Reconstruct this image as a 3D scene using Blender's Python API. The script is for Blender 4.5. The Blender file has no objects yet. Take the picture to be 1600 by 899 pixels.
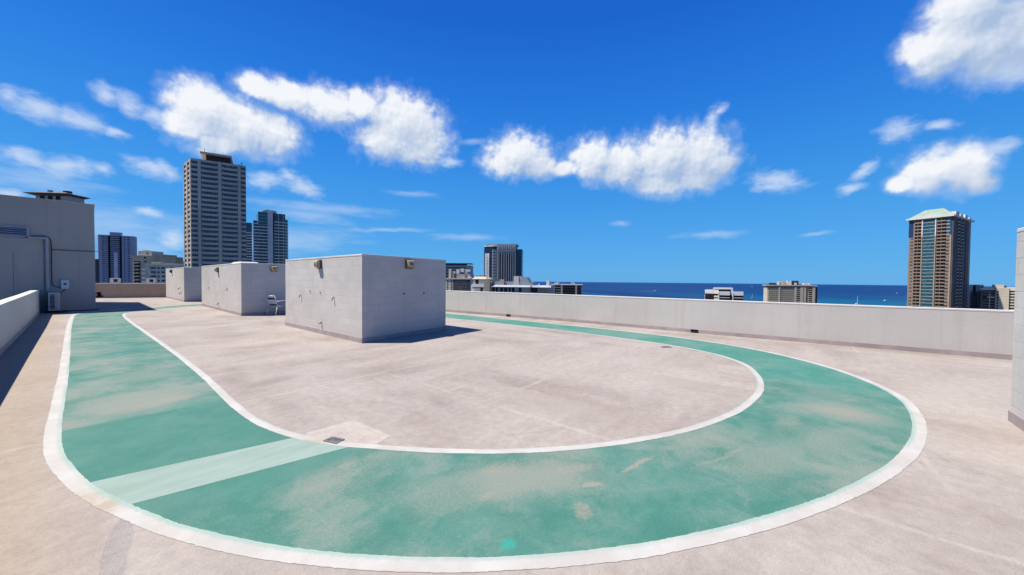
import bpy, bmesh, math, random
from mathutils import Vector, Matrix
random.seed(7)
R = math.radians
C = bpy.context.scene.collection
scene = bpy.context.scene

# ------------------------------------------------------------------ camera
EYE = Vector((0.0, 0.0, 1.7))
FPX = 578.0                                   # focal length for a 1600 px wide frame
HEAD, PITCH, ROLL = R(51.0), math.atan(12.5 / FPX), R(0.45)
_f0 = Vector((math.sin(HEAD), math.cos(HEAD), 0)); _r0 = Vector((math.cos(HEAD), -math.sin(HEAD), 0)); _z = Vector((0, 0, 1))
_f = _f0 * math.cos(PITCH) - _z * math.sin(PITCH); _u = _z * math.cos(PITCH) + _f0 * math.sin(PITCH)
_R = _r0 * math.cos(ROLL) + _u * math.sin(ROLL); _U = _u * math.cos(ROLL) - _r0 * math.sin(ROLL)
cam_d = bpy.data.cameras.new('camera'); cam = bpy.data.objects.new('camera', cam_d); C.objects.link(cam)
cam_d.sensor_width = 36.0; cam_d.lens = 36.0 * FPX / 1600.0
cam_d.clip_start = 0.05; cam_d.clip_end = 40000
mw = Matrix.Identity(4)
for i, v in enumerate((_R, _U, -_f)):
    for j in range(3): mw[j][i] = v[j]
mw.translation = EYE
cam.matrix_world = mw
scene.camera = cam

# ------------------------------------------------------------------ colour management
scene.view_settings.view_transform = 'Standard'
scene.view_settings.look = 'None'
scene.view_settings.gamma = 1.0
scene.view_settings.use_curve_mapping = False
EXPOSURE = 0.75                               # the photograph is exposed bright: sunlit deck near the top of the range
scene.view_settings.exposure = EXPOSURE

# ------------------------------------------------------------------ sun
SUN_DIR = Vector((-0.37, 0.40, 1.0)).normalized()      # towards the sun, from the shadows on the deck
SUN_EL = math.asin(SUN_DIR.z); SUN_AZ = math.atan2(SUN_DIR.x, SUN_DIR.y)
sd = bpy.data.lights.new('sun', 'SUN'); sd.energy = 5.0; sd.angle = R(0.55); sd.color = (1.0, 0.935, 0.84)
sun = bpy.data.objects.new('sun', sd); C.objects.link(sun)
sun.rotation_euler = SUN_DIR.to_track_quat('Z', 'Y').to_euler()

# ------------------------------------------------------------------ node helper
class G:
    def __init__(s, tree): s.t = tree
    def n(s, typ, ins=None, **props):
        nd = s.t.nodes.new(typ)
        for k, v in props.items(): setattr(nd, k, v)
        for k, v in (ins or {}).items(): s.put(nd.inputs[k], v)
        return nd
    def put(s, sock, v):
        if isinstance(v, bpy.types.NodeSocket): s.t.links.new(v, sock)
        elif v is not None: sock.default_value = v
    def m(s, op, a, b=None, c=None, clamp=False):
        nd = s.n('ShaderNodeMath', operation=op, use_clamp=clamp)
        for i, v in enumerate((a, b, c)):
            if v is not None: s.put(nd.inputs[i], v)
        return nd.outputs[0]
    def v(s, op, a, b=None, scale=None):
        nd = s.n('ShaderNodeVectorMath', operation=op)
        s.put(nd.inputs[0], a)
        if b is not None: s.put(nd.inputs[1], b)
        if scale is not None: s.put(nd.inputs[3], scale)
        return nd.outputs[1] if op in ('LENGTH', 'DOT_PRODUCT', 'DISTANCE') else nd.outputs[0]
    def mix(s, f, a, b, mode='MIX'):
        nd = s.n('ShaderNodeMix', data_type='RGBA', blend_type=mode)
        s.put(nd.inputs[0], f); s.put(nd.inputs[6], col(a)); s.put(nd.inputs[7], col(b))
        return nd.outputs[2]
    def ss(s, x, lo, hi, a=0.0, b=1.0):
        nd = s.n('ShaderNodeMapRange', interpolation_type='SMOOTHSTEP')
        for i, v in enumerate((x, lo, hi, a, b)): s.put(nd.inputs[i], v)
        return nd.outputs[0]
    def noise(s, vec, scale, detail=4, rough=0.55, dist=0.0, dim='3D'):
        nd = s.n('ShaderNodeTexNoise', noise_dimensions=dim)
        for k, v in (('Vector', vec), ('Scale', scale), ('Detail', detail), ('Roughness', rough), ('Distortion', dist)): s.put(nd.inputs[k], v)
        return nd.outputs[0]
    def map(s, vec, loc=(0, 0, 0), rot=(0, 0, 0), scale=(1, 1, 1), typ='POINT'):
        nd = s.n('ShaderNodeMapping', vector_type=typ)
        s.put(nd.inputs[0], vec); s.put(nd.inputs[1], loc) if typ != 'VECTOR' else None
        s.put(nd.inputs[2], rot); s.put(nd.inputs[3], scale)
        return nd.outputs[0]
    def sep(s, vec): return s.n('ShaderNodeSeparateXYZ', {0: vec}).outputs
    def comb(s, x, y, z): return s.n('ShaderNodeCombineXYZ', {0: x, 1: y, 2: z}).outputs[0]
    def obj(s): return s.n('ShaderNodeTexCoord').outputs['Object']
def col(v):
    return (*v, 1.0) if isinstance(v, tuple) and len(v) == 3 else v

# ------------------------------------------------------------------ sky with clouds (real directions: azimuth / elevation in degrees)
CUMULUS = [
    (11.45, 19.5, 3.6, 2.57, -9.0), (14.99, 18.1, 5.43, 3.26, 3.1), (18.47, 17.95, 3.08, 3.03, 10.6), (10.29, 17.52, 2.72, 2.04, 14.0),
    (12.6, 15.65, 2.88, 1.29, 11.8), (16.46, 23.03, 2.31, 1.45, -1.4), (19.91, 22.61, 3.68, 1.84, -8.5), (24.81, 22.51, 4.02, 2.34, 0.2),
    (28.64, 23.16, 2.41, 1.85, 8.4), (34.75, 21.85, 6.0, 3.75, -8.5), (36.59, 19.56, 4.9, 3.08, 4.3), (31.9, 19.66, 3.97, 2.83, 6.0),
    (37.33, 18.1, 3.3, 1.56, 4.0), (51.63, 18.51, 4.89, 2.95, 3.9), (54.59, 17.26, 3.71, 1.98, -1.1), (58.7, 16.6, 2.6, 1.2, 0.0), (49.67, 17.08, 3.44, 1.8, 0.3),
    (62.97, 17.52, 3.9, 3.01, -3.6), (67.59, 16.79, 3.56, 3.06, -4.8), (72.84, 17.17, 4.84, 3.6, 1.2), (77.35, 16.4, 4.52, 3.65, -2.7),
    (72.47, 13.65, 3.99, 1.74, -5.2), (79.53, 15.56, 2.54, 1.77, -7.9), (66.25, 15.41, 3.61, 1.59, -4.0), (77.0, 13.66, 3.11, 1.51, -6.3),
    (99.32, 11.25, 2.53, 2.31, -0.3), (101.6, 11.14, 1.8, 2.3, -12.5), (97.08, 10.39, 1.41, 0.99, -10.0), (102.41, 9.6, 1.29, 1.08, -11.1),
    (100.11, 22.57, 2.8, 2.81, -3.5), (102.67, 22.29, 3.23, 3.5, -24.0), (98.83, 22.63, 2.27, 1.92, -21.4), (104.98, 21.52, 2.8, 3.04, -25.1),
    (101.45, 25.37, 2.89, 2.47, -25.3),
]
WISPS = [
    (3.51, 18.18, 1.29, 1.07, -26.8), (5.21, 17.82, 1.66, 1.18, -21.0), (7.18, 17.21, 1.69, 1.09, -13.1), (8.64, 17.42, 1.71, 0.92, 14.9),
    (-0.81, 15.46, 2.26, 1.41, -8.7), (1.63, 15.27, 2.44, 1.11, -4.5), (4.15, 14.79, 1.17, 0.65, -9.7), (-2.43, 15.87, 1.06, 0.97, 20.0),
    (-1.61, 10.92, 1.93, 0.88, -4.8), (0.87, 10.58, 2.67, 1.11, 8.2), (3.12, 10.96, 1.11, 0.7, 12.2), (6.92, 11.76, 2.47, 1.11, -13.1),
    (8.16, 11.45, 1.15, 0.71, -16.0), (-2.78, 7.46, 1.2, 0.58, 2.4), (17.19, 12.25, 2.66, 1.18, 2.5), (21.62, 12.05, 2.69, 1.35, -17.9),
    (19.86, 13.19, 1.44, 0.98, -3.1), (41.49, 17.16, 1.93, 0.88, 2.8), (6.57, 7.05, 1.33, 0.63, 0.5), (8.52, 4.28, 1.45, 1.01, -22.5),
    (86.23, 12.45, 3.25, 1.45, -13.9), (85.45, 11.86, 1.98, 0.78, -7.5), (96.81, 15.85, 1.85, 1.29, -8.5), (99.86, 15.51, 1.22, 0.68, -2.2),
    (94.31, 12.23, 1.67, 0.68, 42.9), (93.29, 10.53, 1.34, 0.72, 11.1), (78.97, 20.83, 0.98, 1.87, -27.8), (79.94, 21.85, 1.21, 0.65, 26.7),
    (103.46, 12.44, 1.38, 0.82, 0.7), (104.02, 18.89, 2.53, 1.49, -22.0),
]
VEIL = [
    (35.96, 12.44, 3.73, 0.54, 0.3), (31.91, 7.01, 7.34, 0.37, 2.4), (23.59, 9.43, 10.07, 0.86, 0.1), (44.05, 6.39, 5.9, 0.58, -1.1),
    (67.26, 8.5, 1.62, 0.46, 0.9), (79.08, 6.38, 4.41, 0.6, 0.2), (44.95, 20.1, 2.15, 0.51, 2.0), (6.43, 3.34, 3.76, 1.53, -17.2),
    (22.06, 8.53, 5.51, 1.19, -6.5), (4.0, 5.5, 9.0, 2.4, -3.0), (20.0, 5.0, 9.0, 2.0, 4.0), (-1.0, 9.0, 5.0, 1.5, 0.0), (90.29, 5.7, 1.72, 0.3, 2.3),
]
SKY_STRENGTH = 0.09
world = bpy.data.worlds.new('World'); scene.world = world; world.use_nodes = True
wt = world.node_tree; wt.nodes.clear(); g = G(wt)
sky = g.n('ShaderNodeTexSky', sky_type='NISHITA', sun_disc=False, sun_elevation=SUN_EL, sun_rotation=SUN_AZ,
          altitude=60.0, air_density=1.0, dust_density=0.15, ozone_density=2.0)
SKY_GAMMA, SKY_GAIN = 1.55, (0.155, 0.27, 0.355)
skyc = g.n('ShaderNodeGamma', {0: sky.outputs[0], 1: SKY_GAMMA}).outputs[0]
skyc = g.v('MULTIPLY', skyc, tuple(k / 2 ** EXPOSURE for k in SKY_GAIN))
inv = 1.0 / SKY_STRENGTH / 2 ** EXPOSURE
dirv = g.n('ShaderNodeTexCoord').outputs['Generated']
dx, dy, dz = g.sep(dirv)
az = g.m('MULTIPLY', g.m('ARCTAN2', dx, dy), 180 / math.pi)
el = g.m('MULTIPLY', g.m('ARCSINE', dz), 180 / math.pi)
p = g.comb(az, el, 0.0)
# deep tropical blue by elevation, blended over the physical sky
rmp = g.n('ShaderNodeValToRGB', {0: g.m('DIVIDE', g.m('ADD', el, 5.0), 95.0)})
cr = rmp.color_ramp; cr.interpolation = 'B_SPLINE'
for i, (e_, c_) in enumerate(((-5, (.115, .42, .83)), (2, (.10, .42, .88)), (9, (.070, .375, .88)), (16, (.040, .30, .86)), (24, (.022, .218, .81)), (34, (.011, .145, .71)), (90, (.008, .08, .46)))):
    e2 = cr.elements[i] if i < 2 else cr.elements.new(0.99)
    e2.position = (e_ + 5) / 95.0; e2.color = (*c_, 1)
skyc = g.mix(0.85, skyc, g.v('SCALE', rmp.outputs[0], scale=inv))
def warp(p, scale, amp, detail=3):
    w = g.n('ShaderNodeTexNoise', {'Vector': p, 'Scale': scale, 'Detail': detail}).outputs['Color']
    return g.v('ADD', p, g.v('SCALE', g.v('SUBTRACT', w, (0.5, 0.5, 0.5)), scale=amp))
def field(p, blobs, k=0.22):
    cur = None
    for (a, e, r1, r2, ro) in blobs:
        L = g.v('LENGTH', g.map(p, (a, e, 0), (0, 0, R(ro)), (r1, r2, 1), 'TEXTURE'))
        cur = L if cur is None else g.m('SMOOTH_MIN', cur, L, k)
    return g.m('SUBTRACT', 1.0, cur)
pw = warp(warp(p, 0.16, 1.4), 0.75, 0.6, 4)
def billow(q, sc):
    v = g.n('ShaderNodeTexVoronoi', {'Vector': q, 'Scale': sc, 'Detail': 2.0, 'Roughness': 0.55, 'Smoothness': 0.6}, feature='SMOOTH_F1', voronoi_dimensions='2D', normalize=True)
    return g.m('SUBTRACT', 0.42, v.outputs['Distance'])
bw = warp(p, 0.9, 0.5, 4)
fbm = g.noise(p, 0.42, 8, 0.62, 0.0)
bil = billow(bw, 0.55)
f1 = field(pw, CUMULUS)
f2 = field(g.v('ADD', pw, (-1.5, 2.4, 0)), CUMULUS)
fbm2 = g.noise(g.v('ADD', p, (-0.30, 0.42, 0)), 0.42, 5, 0.58, 0.0)
bil2 = billow(g.v('ADD', bw, (-0.28, 0.40, 0)), 0.55)
d1 = g.m('ADD', f1, g.m('ADD', g.m('MULTIPLY', g.m('SUBTRACT', fbm, 0.5), 0.95), g.m('MULTIPLY', bil, 0.75)))
cum = g.m('MULTIPLY', g.ss(d1, -0.05, 0.52), 0.95)
halo = g.m('MULTIPLY', g.ss(d1, -0.36, 0.10), 0.16)
relief = g.m('ADD', g.m('MULTIPLY', g.m('SUBTRACT', f1, f2), 0.85), g.m('ADD', g.m('MULTIPLY', g.m('SUBTRACT', fbm, fbm2), 0.9), g.m('MULTIPLY', g.m('SUBTRACT', bil, bil2), 0.75)))
relief = g.m('SUBTRACT', relief, g.ss(f1, 0.25, 0.95, 0.0, 0.22))
lit = g.m('ADD', g.ss(az, 10.0, 108.0, 0.52, 0.30), relief, clamp=True)     # whiter towards the sun's side of the sky
ccol = g.mix(lit, (0.42, 0.54, 0.74), (0.94, 0.96, 0.985))
wf = field(warp(p, 0.55, 1.3, 4), WISPS, 0.3)
wn = g.noise(g.map(p, scale=(0.8, 1.5, 1), rot=(0, 0, R(20))), 0.8, 6, 0.62, 0.4)
wis = g.m('MULTIPLY', g.ss(g.m('ADD', wf, g.m('MULTIPLY', g.m('SUBTRACT', wn, 0.5), 1.3)), -0.25, 1.05), 0.66)
vf = field(warp(p, 0.3, 1.0), VEIL, 0.3)
vn = g.noise(g.map(p, scale=(0.3, 1.6, 1)), 0.8, 6, 0.6, 0.3)
vei = g.m('MULTIPLY', g.ss(g.m('ADD', vf, g.m('MULTIPLY', g.m('SUBTRACT', vn, 0.5), 1.6)), -0.3, 1.1), 0.40)
c = g.mix(vei, skyc, (0.62 * inv, 0.74 * inv, 0.92 * inv))
c = g.mix(wis, c, (0.74 * inv, 0.83 * inv, 0.95 * inv))
c = g.mix(halo, c, (0.80 * inv, 0.88 * inv, 0.97 * inv))
c = g.mix(cum, c, g.v('SCALE', ccol, scale=inv))
bg = g.n('ShaderNodeBackground', {0: c, 1: SKY_STRENGTH})
out = g.n('ShaderNodeOutputWorld', {0: bg.outputs[0]})
world.cycles.sampling_method = 'MANUAL'; world.cycles.sample_map_resolution = 128

# ------------------------------------------------------------------ materials
MATS = {}
ALB = (0.640, 0.645, 0.672)             # paint and mineral reflectance, scaled together
def alb(c): return tuple(a * k for a, k in zip(c, ALB))
def new_mat(name):
    m = bpy.data.materials.new(name); m.use_nodes = True
    t = m.node_tree; b = t.nodes['Principled BSDF']; MATS[name] = m
    return m, G(t), b
def plain(name, base, rough=0.7, spec=0.3, var=0.12, scale=0.6, metal=0.0, streak=0.0, bump=0.0, bscale=40, vary_obj=0.0):
    """painted / mineral surface: base colour broken up by weathering noise and vertical run marks"""
    m, g, b = new_mat(name)
    o = g.obj(); base = alb(base)
    n1 = g.noise(o, scale, 6, 0.6)
    dark = tuple(c * (1 - var * 1.6) for c in base); light = tuple(min(1, c * (1 + var)) for c in base)
    c = g.mix(g.ss(n1, 0.3, 0.7), dark, light)
    if streak:
        n2 = g.noise(g.map(o, scale=(7 * scale, 7 * scale, 0.35 * scale)), 1.0, 5, 0.6)
        c = g.mix(g.m('MULTIPLY', g.ss(n2, 0.52, 0.75), streak), c, tuple(x * 0.6 for x in base))
    if vary_obj:
        r = g.n('ShaderNodeObjectInfo').outputs['Random']
        c = g.v('SCALE', c, scale=g.ss(r, 0, 1, 1 - vary_obj, 1 + vary_obj))
    g.put(b.inputs['Base Color'], c); b.inputs['Roughness'].default_value = rough
    b.inputs['Specular IOR Level'].default_value = spec; b.inputs['Metallic'].default_value = metal
    if bump:
        bn = g.n('ShaderNodeBump', {'Strength': bump, 'Distance': 0.01, 'Height': g.noise(o, bscale, 4, 0.6)})
        g.put(b.inputs['Normal'], bn.outputs[0])
    return m
def glass(name, base, rough=0.12, curtain=(0.25, 0.25, 0.24), amount=0.35, spec=0.5):
    """window glass seen from outside: dark room, some with pale curtains (differs from window to window)"""
    m, g, b = new_mat(name)
    o = g.obj()
    r = g.n('ShaderNodeObjectInfo').outputs['Random']
    n = g.noise(g.v('ADD', o, g.v('SCALE', g.comb(r, r, r), scale=31.0)), 0.9, 3, 0.6)
    f = g.m('MULTIPLY', g.ss(n, 0.5, 0.62), g.ss(r, 1 - amount - .3, 1.0, 0.0, 0.9))
    g.put(b.inputs['Base Color'], g.mix(f, base, curtain))
    b.inputs['Roughness'].default_value = rough; b.inputs['Specular IOR Level'].default_value = spec
    return m

def blob(g, o, x, y, rx, ry, rot=0.0, lo=0.0, hi=0.6, warp=None):
    """soft worn patch at a real place on the deck"""
    L = g.v('LENGTH', g.map(o if warp is None else warp, (x, y, 0), (0, 0, R(rot)), (rx, ry, 1), 'TEXTURE'))
    return g.ss(L, 1.0, hi * 0.5, 0.0, 1.0)
def flat(g):
    x, y, z = g.sep(g.obj()); return g.comb(x, y, 0.0)

def deck_material(name, tone=1.0):
    m, g, b = new_mat(name)
    o = flat(g)
    wv = g.n('ShaderNodeTexNoise', {'Vector': o, 'Scale': 0.9, 'Detail': 4.0}).outputs['Color']
    ow = g.v('ADD', o, g.v('SCALE', g.v('SUBTRACT', wv, (.5, .5, 0)), scale=0.5))
    big = g.noise(ow, 0.22, 5, 0.55)
    sy = g.noise(g.map(ow, scale=(1.5, 0.28, 1), rot=(0, 0, R(4))), 1.0, 7, 0.62)       # squeegee marks along the roof
    sx = g.noise(g.map(ow, scale=(0.30, 1.3, 1), rot=(0, 0, R(-6))), 1.0, 7, 0.62)       # and across it
    fine = g.noise(o, 9.0, 6, 0.7)
    grain = g.noise(o, 160.0, 3, 0.7)
    st = g.mix(g.ss(big, 0.42, 0.58), sx, sy)
    base = g.mix(g.ss(st, 0.28, 0.74), (0.335 * tone, 0.281 * tone, 0.236 * tone), (0.495 * tone, 0.436 * tone, 0.366 * tone))
    base = g.mix(g.m('MULTIPLY', g.ss(g.noise(ow, 0.55, 6, 0.65), 0.40, 0.66), 0.60), base, (0.495 * tone, 0.445 * tone, 0.382 * tone))
    # greyer wash and tan walkway beside the left parapet
    X, Y, Z = g.sep(o)
    tan = g.m('MULTIPLY', g.ss(g.m('ADD', X, g.m('MULTIPLY', big, 0.5)), 0.6, -0.1), 0.75)
    base = g.mix(tan, base, (0.43 * tone, 0.345 * tone, 0.245 * tone))
    pale = blob(g, o, 7.4, 3.0, 3.2, 2.6, 0, warp=ow)
    base = g.mix(g.m('MULTIPLY', pale, 0.38), base, (0.54 * tone, 0.475 * tone, 0.40 * tone))
    pale2 = blob(g, o, 8.6, -2.2, 3.4, 1.6, -20, warp=ow)
    base = g.mix(g.m('MULTIPLY', pale2, 0.5), base, (0.53 * tone, 0.47 * tone, 0.40 * tone))
    for (x, y, rx, ry, ro, k, c) in ((2.25, 6.9, 0.75, 0.32, 20, 0.55, (0.22, 0.195, 0.185)), (1.9, 7.6, 0.3, 1.5, -8, 0.35, (0.26, 0.23, 0.215)),
                                     (3.6, 7.9, 1.3, 0.25, 5, 0.30, (0.30, 0.255, 0.235)), 
                                     (4.3, 2.6, 0.6, 1.6, 10, 0.35, (0.34, 0.285, 0.26)), (6.6, 1.6, 0.5, 1.2, 0, 0.3, (0.38, 0.32, 0.29)),
                                     (5.2, -1.9, 0.25, 1.0, -35, 0.35, (0.36, 0.32, 0.29)), (3.2, 8.6, 0.9, 0.5, 0, 0.3, (0.56, 0.50, 0.45)), (4.0, -1.0, 0.9, 0.3, -40, 0.25, (0.32, 0.29, 0.27))):
        k2 = g.m('MULTIPLY', blob(g, o, x, y, rx, ry, ro, warp=ow), g.ss(fine, 0.3, 0.6, 0.35 * k, k))
        base = g.mix(k2, base, (c[0] * tone, c[1] * tone * .96, c[2] * tone * .85))
    # strip of bare grey aggregate running off the track at the lower left
    ow3 = g.v('ADD', o, g.v('SCALE', g.v('SUBTRACT', wv, (.5, .5, 0)), scale=0.12))
    agg = g.m('ADD', blob(g, o, 0.225, 3.32, 0.085, 0.55, -9, warp=ow3, hi=1.2), g.m('MULTIPLY', g.m('SUBTRACT', g.noise(o, 40, 8, 0.78), 0.5), 1.3))
    base = g.mix(g.m('MULTIPLY', g.ss(agg, 0.35, 0.85), 0.5), base, g.mix(g.ss(grain, 0.3, 0.7), (0.20 * tone, 0.19 * tone, 0.18 * tone), (0.40 * tone, 0.375 * tone, 0.345 * tone)))
    # faint slab joints, broken up
    for ax, pos in ((Y, 4.25), (Y, 3.5), (Y, 8.0), (Y, 6.0), (X, 3.7), (X, 6.9), (Y, -0.9), (Y, 13.2), (X, 9.4)):
        wob = g.m('ADD', ax, g.m('MULTIPLY', g.m('SUBTRACT', g.noise(o, 0.7, 3), 0.5), 0.22))
        ln = g.ss(g.m('ABSOLUTE', g.m('SUBTRACT', wob, pos)), 0.045, 0.012)
        br = g.ss(g.noise(g.v('ADD', o, (pos * 3.1, pos, 0)), 0.55, 3), 0.47, 0.60)
        base = g.mix(g.m('MULTIPLY', g.m('MULTIPLY', ln, br), 0.45), base, (0.56 * tone, 0.49 * tone, 0.40 * tone))
    crk = g.n('ShaderNodeTexVoronoi', {'Vector': g.v('ADD', o, g.v('SCALE', g.v('SUBTRACT', wv, (.5, .5, 0)), scale=0.9)), 'Scale': 0.33}, feature='DISTANCE_TO_EDGE').outputs[0]
    base = g.mix(g.m('MULTIPLY', g.m('MULTIPLY', g.ss(crk, 0.006, 0.001), g.ss(g.noise(o, 0.6, 2), 0.5, 0.6)), 0.20), base, (0.22 * tone, 0.185 * tone, 0.16 * tone))
    k = g.m('ADD', g.ss(fine, 0.3, 0.7, 0.90, 1.08), g.m('ADD', g.ss(grain, 0.25, 0.75, -0.20, 0.20), g.ss(g.noise(o, 45.0, 4, 0.75), 0.3, 0.7, -0.07, 0.07)))
    base = g.v('SCALE', base, scale=k)
    g.put(b.inputs['Base Color'], g.v('MULTIPLY', base, ALB))
    b.inputs['Roughness'].default_value = 0.88; b.inputs['Specular IOR Level'].default_value = 0.2
    bn = g.n('ShaderNodeBump', {'Strength': 0.35, 'Distance': 0.004, 'Height': g.noise(o, 120.0, 3, 0.7)})
    g.put(b.inputs['Normal'], bn.outputs[0])
    return m

def track_material():
    m, g, b = new_mat('green_track_paint')
    o = flat(g); X, Y, Z = g.sep(o)
    wv = g.n('ShaderNodeTexNoise', {'Vector': o, 'Scale': 2.2, 'Detail': 6.0, 'Roughness': 0.65}).outputs['Color']
    ow = g.v('ADD', o, g.v('SCALE', g.v('SUBTRACT', wv, (.5, .5, 0)), scale=0.55))
    n1 = g.noise(ow, 0.75, 7, 0.62); n2 = g.noise(ow, 1.9, 7, 0.66)
    grain = g.noise(o, 170.0, 3, 0.75); spk = g.noise(o, 60.0, 5, 0.75)
    base = g.mix(g.ss(n2, 0.35, 0.65), (0.056, 0.215, 0.157), (0.095, 0.262, 0.200))
    st = g.noise(g.map(ow, scale=(0.5, 3.0, 1)), 1.0, 6, 0.6)
    base = g.mix(g.m('MULTIPLY', g.ss(st, 0.5, 0.72), 0.35), base, (0.13, 0.295, 0.23))
    wear = g.m('MULTIPLY', g.ss(g.m('ADD', g.m('MULTIPLY', n1, 0.65), g.m('MULTIPLY', n2, 0.35)), 0.39, 0.62), 0.80)
    def add(w, x, y, rx, ry, ro, k):
        return g.m('MAXIMUM', w, g.m('MULTIPLY', blob(g, o, x, y, rx, ry, ro, warp=ow), k))
    # the worn stretches that show in the photograph
    for a in ((0.75, 7.15, 1.1, 1.15, 0, 1.0), (0.9, 8.9, 1.0, 0.9, 0, 0.6), (0.8, 13.0, 0.6, 1.2, 0, 0.4), (2.5, 1.85, 1.1, 0.55, -38, 0.95), (2.0, 2.2, 0.8, 0.5, -42, 0.6),
              (4.3, 0.3, 1.2, 0.5, -20, 0.65), (6.5, -0.35, 0.9, 0.8, 0, 0.85), (5.2, -0.2, 1.2, 0.5, -12, 0.65), (7.4, -0.2, 0.6, 0.6, 0, 0.5), (8.9, 1.0, 0.5, 0.25, 40, 0.5), (1.35, 3.0, 0.5, 0.3, -40, 0.35)):
        wear = add(wear, *a)
    flk = g.noise(o, 34.0, 8, 0.78)
    wear = g.m('ADD', g.m('MULTIPLY', g.ss(g.m('ADD', wear, g.m('MULTIPLY', g.m('SUBTRACT', flk, 0.5), 2.2)), 0.05, 1.05), 0.52), g.m('MULTIPLY', wear, 0.46), clamp=True)
    ow2 = g.v('ADD', o, g.v('SCALE', g.v('SUBTRACT', wv, (.5, .5, 0)), scale=0.22))
    base = g.mix(wear, base, (0.275, 0.312, 0.25))
    tan = g.m('MULTIPLY', g.ss(g.m('MULTIPLY', n1, n2), 0.30, 0.38), 0.30)
    for (x, y, rx, ry, ro, k) in ((2.79, 1.39, 0.13, 0.055, -42, 0.95), (3.35, 1.22, 0.35, 0.05, -14, 0.8), (2.42, 1.28, 0.16, 0.10, 45, 0.65), (1.66, 3.27, 0.16, 0.08, 0, 0.6), (2.12, 1.95, 0.13, 0.06, 0, 0.55),
                                  (6.45, -0.25, 0.30, 0.75, 8, 0.55), (2.9, 1.62, 0.5, 0.12, -35, 0.5), (5.5, 0.2, 0.9, 0.16, -8, 0.35), (0.55, 6.75, 0.50, 0.30, 0, 0.5), (1.05, 6.85, 0.40, 0.28, 0, 0.6), (0.7, 7.6, 0.4, 0.25, 0, 0.4), (4.1, 0.62, 0.7, 0.05, -22, 0.5), (0.60, 3.45, 0.10, 0.06, 30, 0.4), (2.5, 2.15, 0.35, 0.22, -20, 0.5)):
        tan = g.m('MAXIMUM', tan, g.m('MULTIPLY', blob(g, o, x, y, rx, ry, ro, warp=ow2), k))
    tan = g.m('MULTIPLY', g.ss(g.m('ADD', tan, g.m('MULTIPLY', g.m('SUBTRACT', flk, 0.5), 1.5)), 0.10, 0.95), 0.78)
    base = g.mix(tan, base, (0.355, 0.322, 0.245))
    # fresher coats: the recoated length left of the mint band, a bright dab, the far right run
    fresh = g.m('MULTIPLY', g.m('MULTIPLY', g.ss(g.m('ADD', Y, g.m('MULTIPLY', X, 0.06)), 6.42, 6.32), g.ss(Y, 3.2, 3.5)), g.ss(X, 2.0, 1.7))
    base = g.mix(g.m('MULTIPLY', fresh, 0.85), base, g.mix(g.ss(n2, 0.3, 0.7), (0.054, 0.212, 0.157), (0.078, 0.248, 0.187)))
    dab = blob(g, o, 1.81, 1.48, 0.085, 0.07, 0)
    base = g.mix(g.m('MULTIPLY', dab, 0.8), base, (0.045, 0.36, 0.27))
    fr = g.m('MULTIPLY', g.ss(X, 7.2, 8.2), 0.45)
    base = g.mix(fr, base, (0.07, 0.30, 0.222))
    base = g.v('SCALE', base, scale=g.m('ADD', g.ss(grain, 0.25, 0.75, 0.80, 1.20), g.ss(spk, 0.3, 0.7, -0.10, 0.10)))
    g.put(b.inputs['Base Color'], g.v('MULTIPLY', base, ALB))
    b.inputs['Roughness'].default_value = 0.8; b.inputs['Specular IOR Level'].default_value = 0.25
    bn = g.n('ShaderNodeBump', {'Strength': 0.4, 'Distance': 0.004, 'Height': grain}); g.put(b.inputs['Normal'], bn.outputs[0])
    return m
def line_material():
    m, g, b = new_mat('white_line_paint')
    o = flat(g)
    n = g.noise(o, 2.2, 7, 0.65); spk = g.noise(o, 55, 5, 0.75); grain = g.noise(o, 170, 3, 0.75)
    base = g.mix(g.ss(n, 0.35, 0.65), (0.535, 0.505, 0.435), (0.625, 0.60, 0.53))
    flk = g.noise(o, 38.0, 8, 0.78); big = g.noise(o, 0.9, 5, 0.6)
    worn = g.ss(g.m('ADD', g.m('MULTIPLY', big, 0.7), g.m('MULTIPLY', flk, 0.75)), 0.80, 0.90)
    dirt = g.m('MULTIPLY', g.ss(g.noise(o, 1.7, 6, 0.65), 0.48, 0.70), 0.45)
    base = g.mix(dirt, base, (0.50, 0.455, 0.375))
    base = g.mix(g.m('MULTIPLY', worn, 0.75), base, (0.44, 0.385, 0.30))
    st = g.m('MAXIMUM', blob(g, o, 0.17, 4.15, 0.18, 0.42, 15), g.m('MULTIPLY', blob(g, o, 1.68, 3.95, 0.25, 0.25, 0), 0.8))
    base = g.mix(g.m('MULTIPLY', st, g.ss(g.noise(o, 7, 5, .7), 0.35, 0.6, 0.2, 0.75)), base, (0.43, 0.335, 0.20))
    # green overspray on the inner side of the left run
    uvx = g.sep(g.n('ShaderNodeTexCoord').outputs['UV'])[0]
    ov = g.m('ADD', uvx, g.m('MULTIPLY', g.m('SUBTRACT', g.noise(o, 28, 5, 0.7), 0.5), 0.55))
    ovm = g.ss(g.noise(o, 0.45, 3, 0.5), 0.36, 0.56)
    base = g.mix(g.m('MULTIPLY', g.m('MULTIPLY', g.ss(ov, 0.60, 0.86), ovm), 0.62), base, (0.26, 0.46, 0.37))
    base = g.v('SCALE', base, scale=g.ss(grain, 0.25, 0.75, 0.93, 1.07))
    g.put(b.inputs['Base Color'], g.v('MULTIPLY', base, ALB)); b.inputs['Roughness'].default_value = 0.75
    return m
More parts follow.
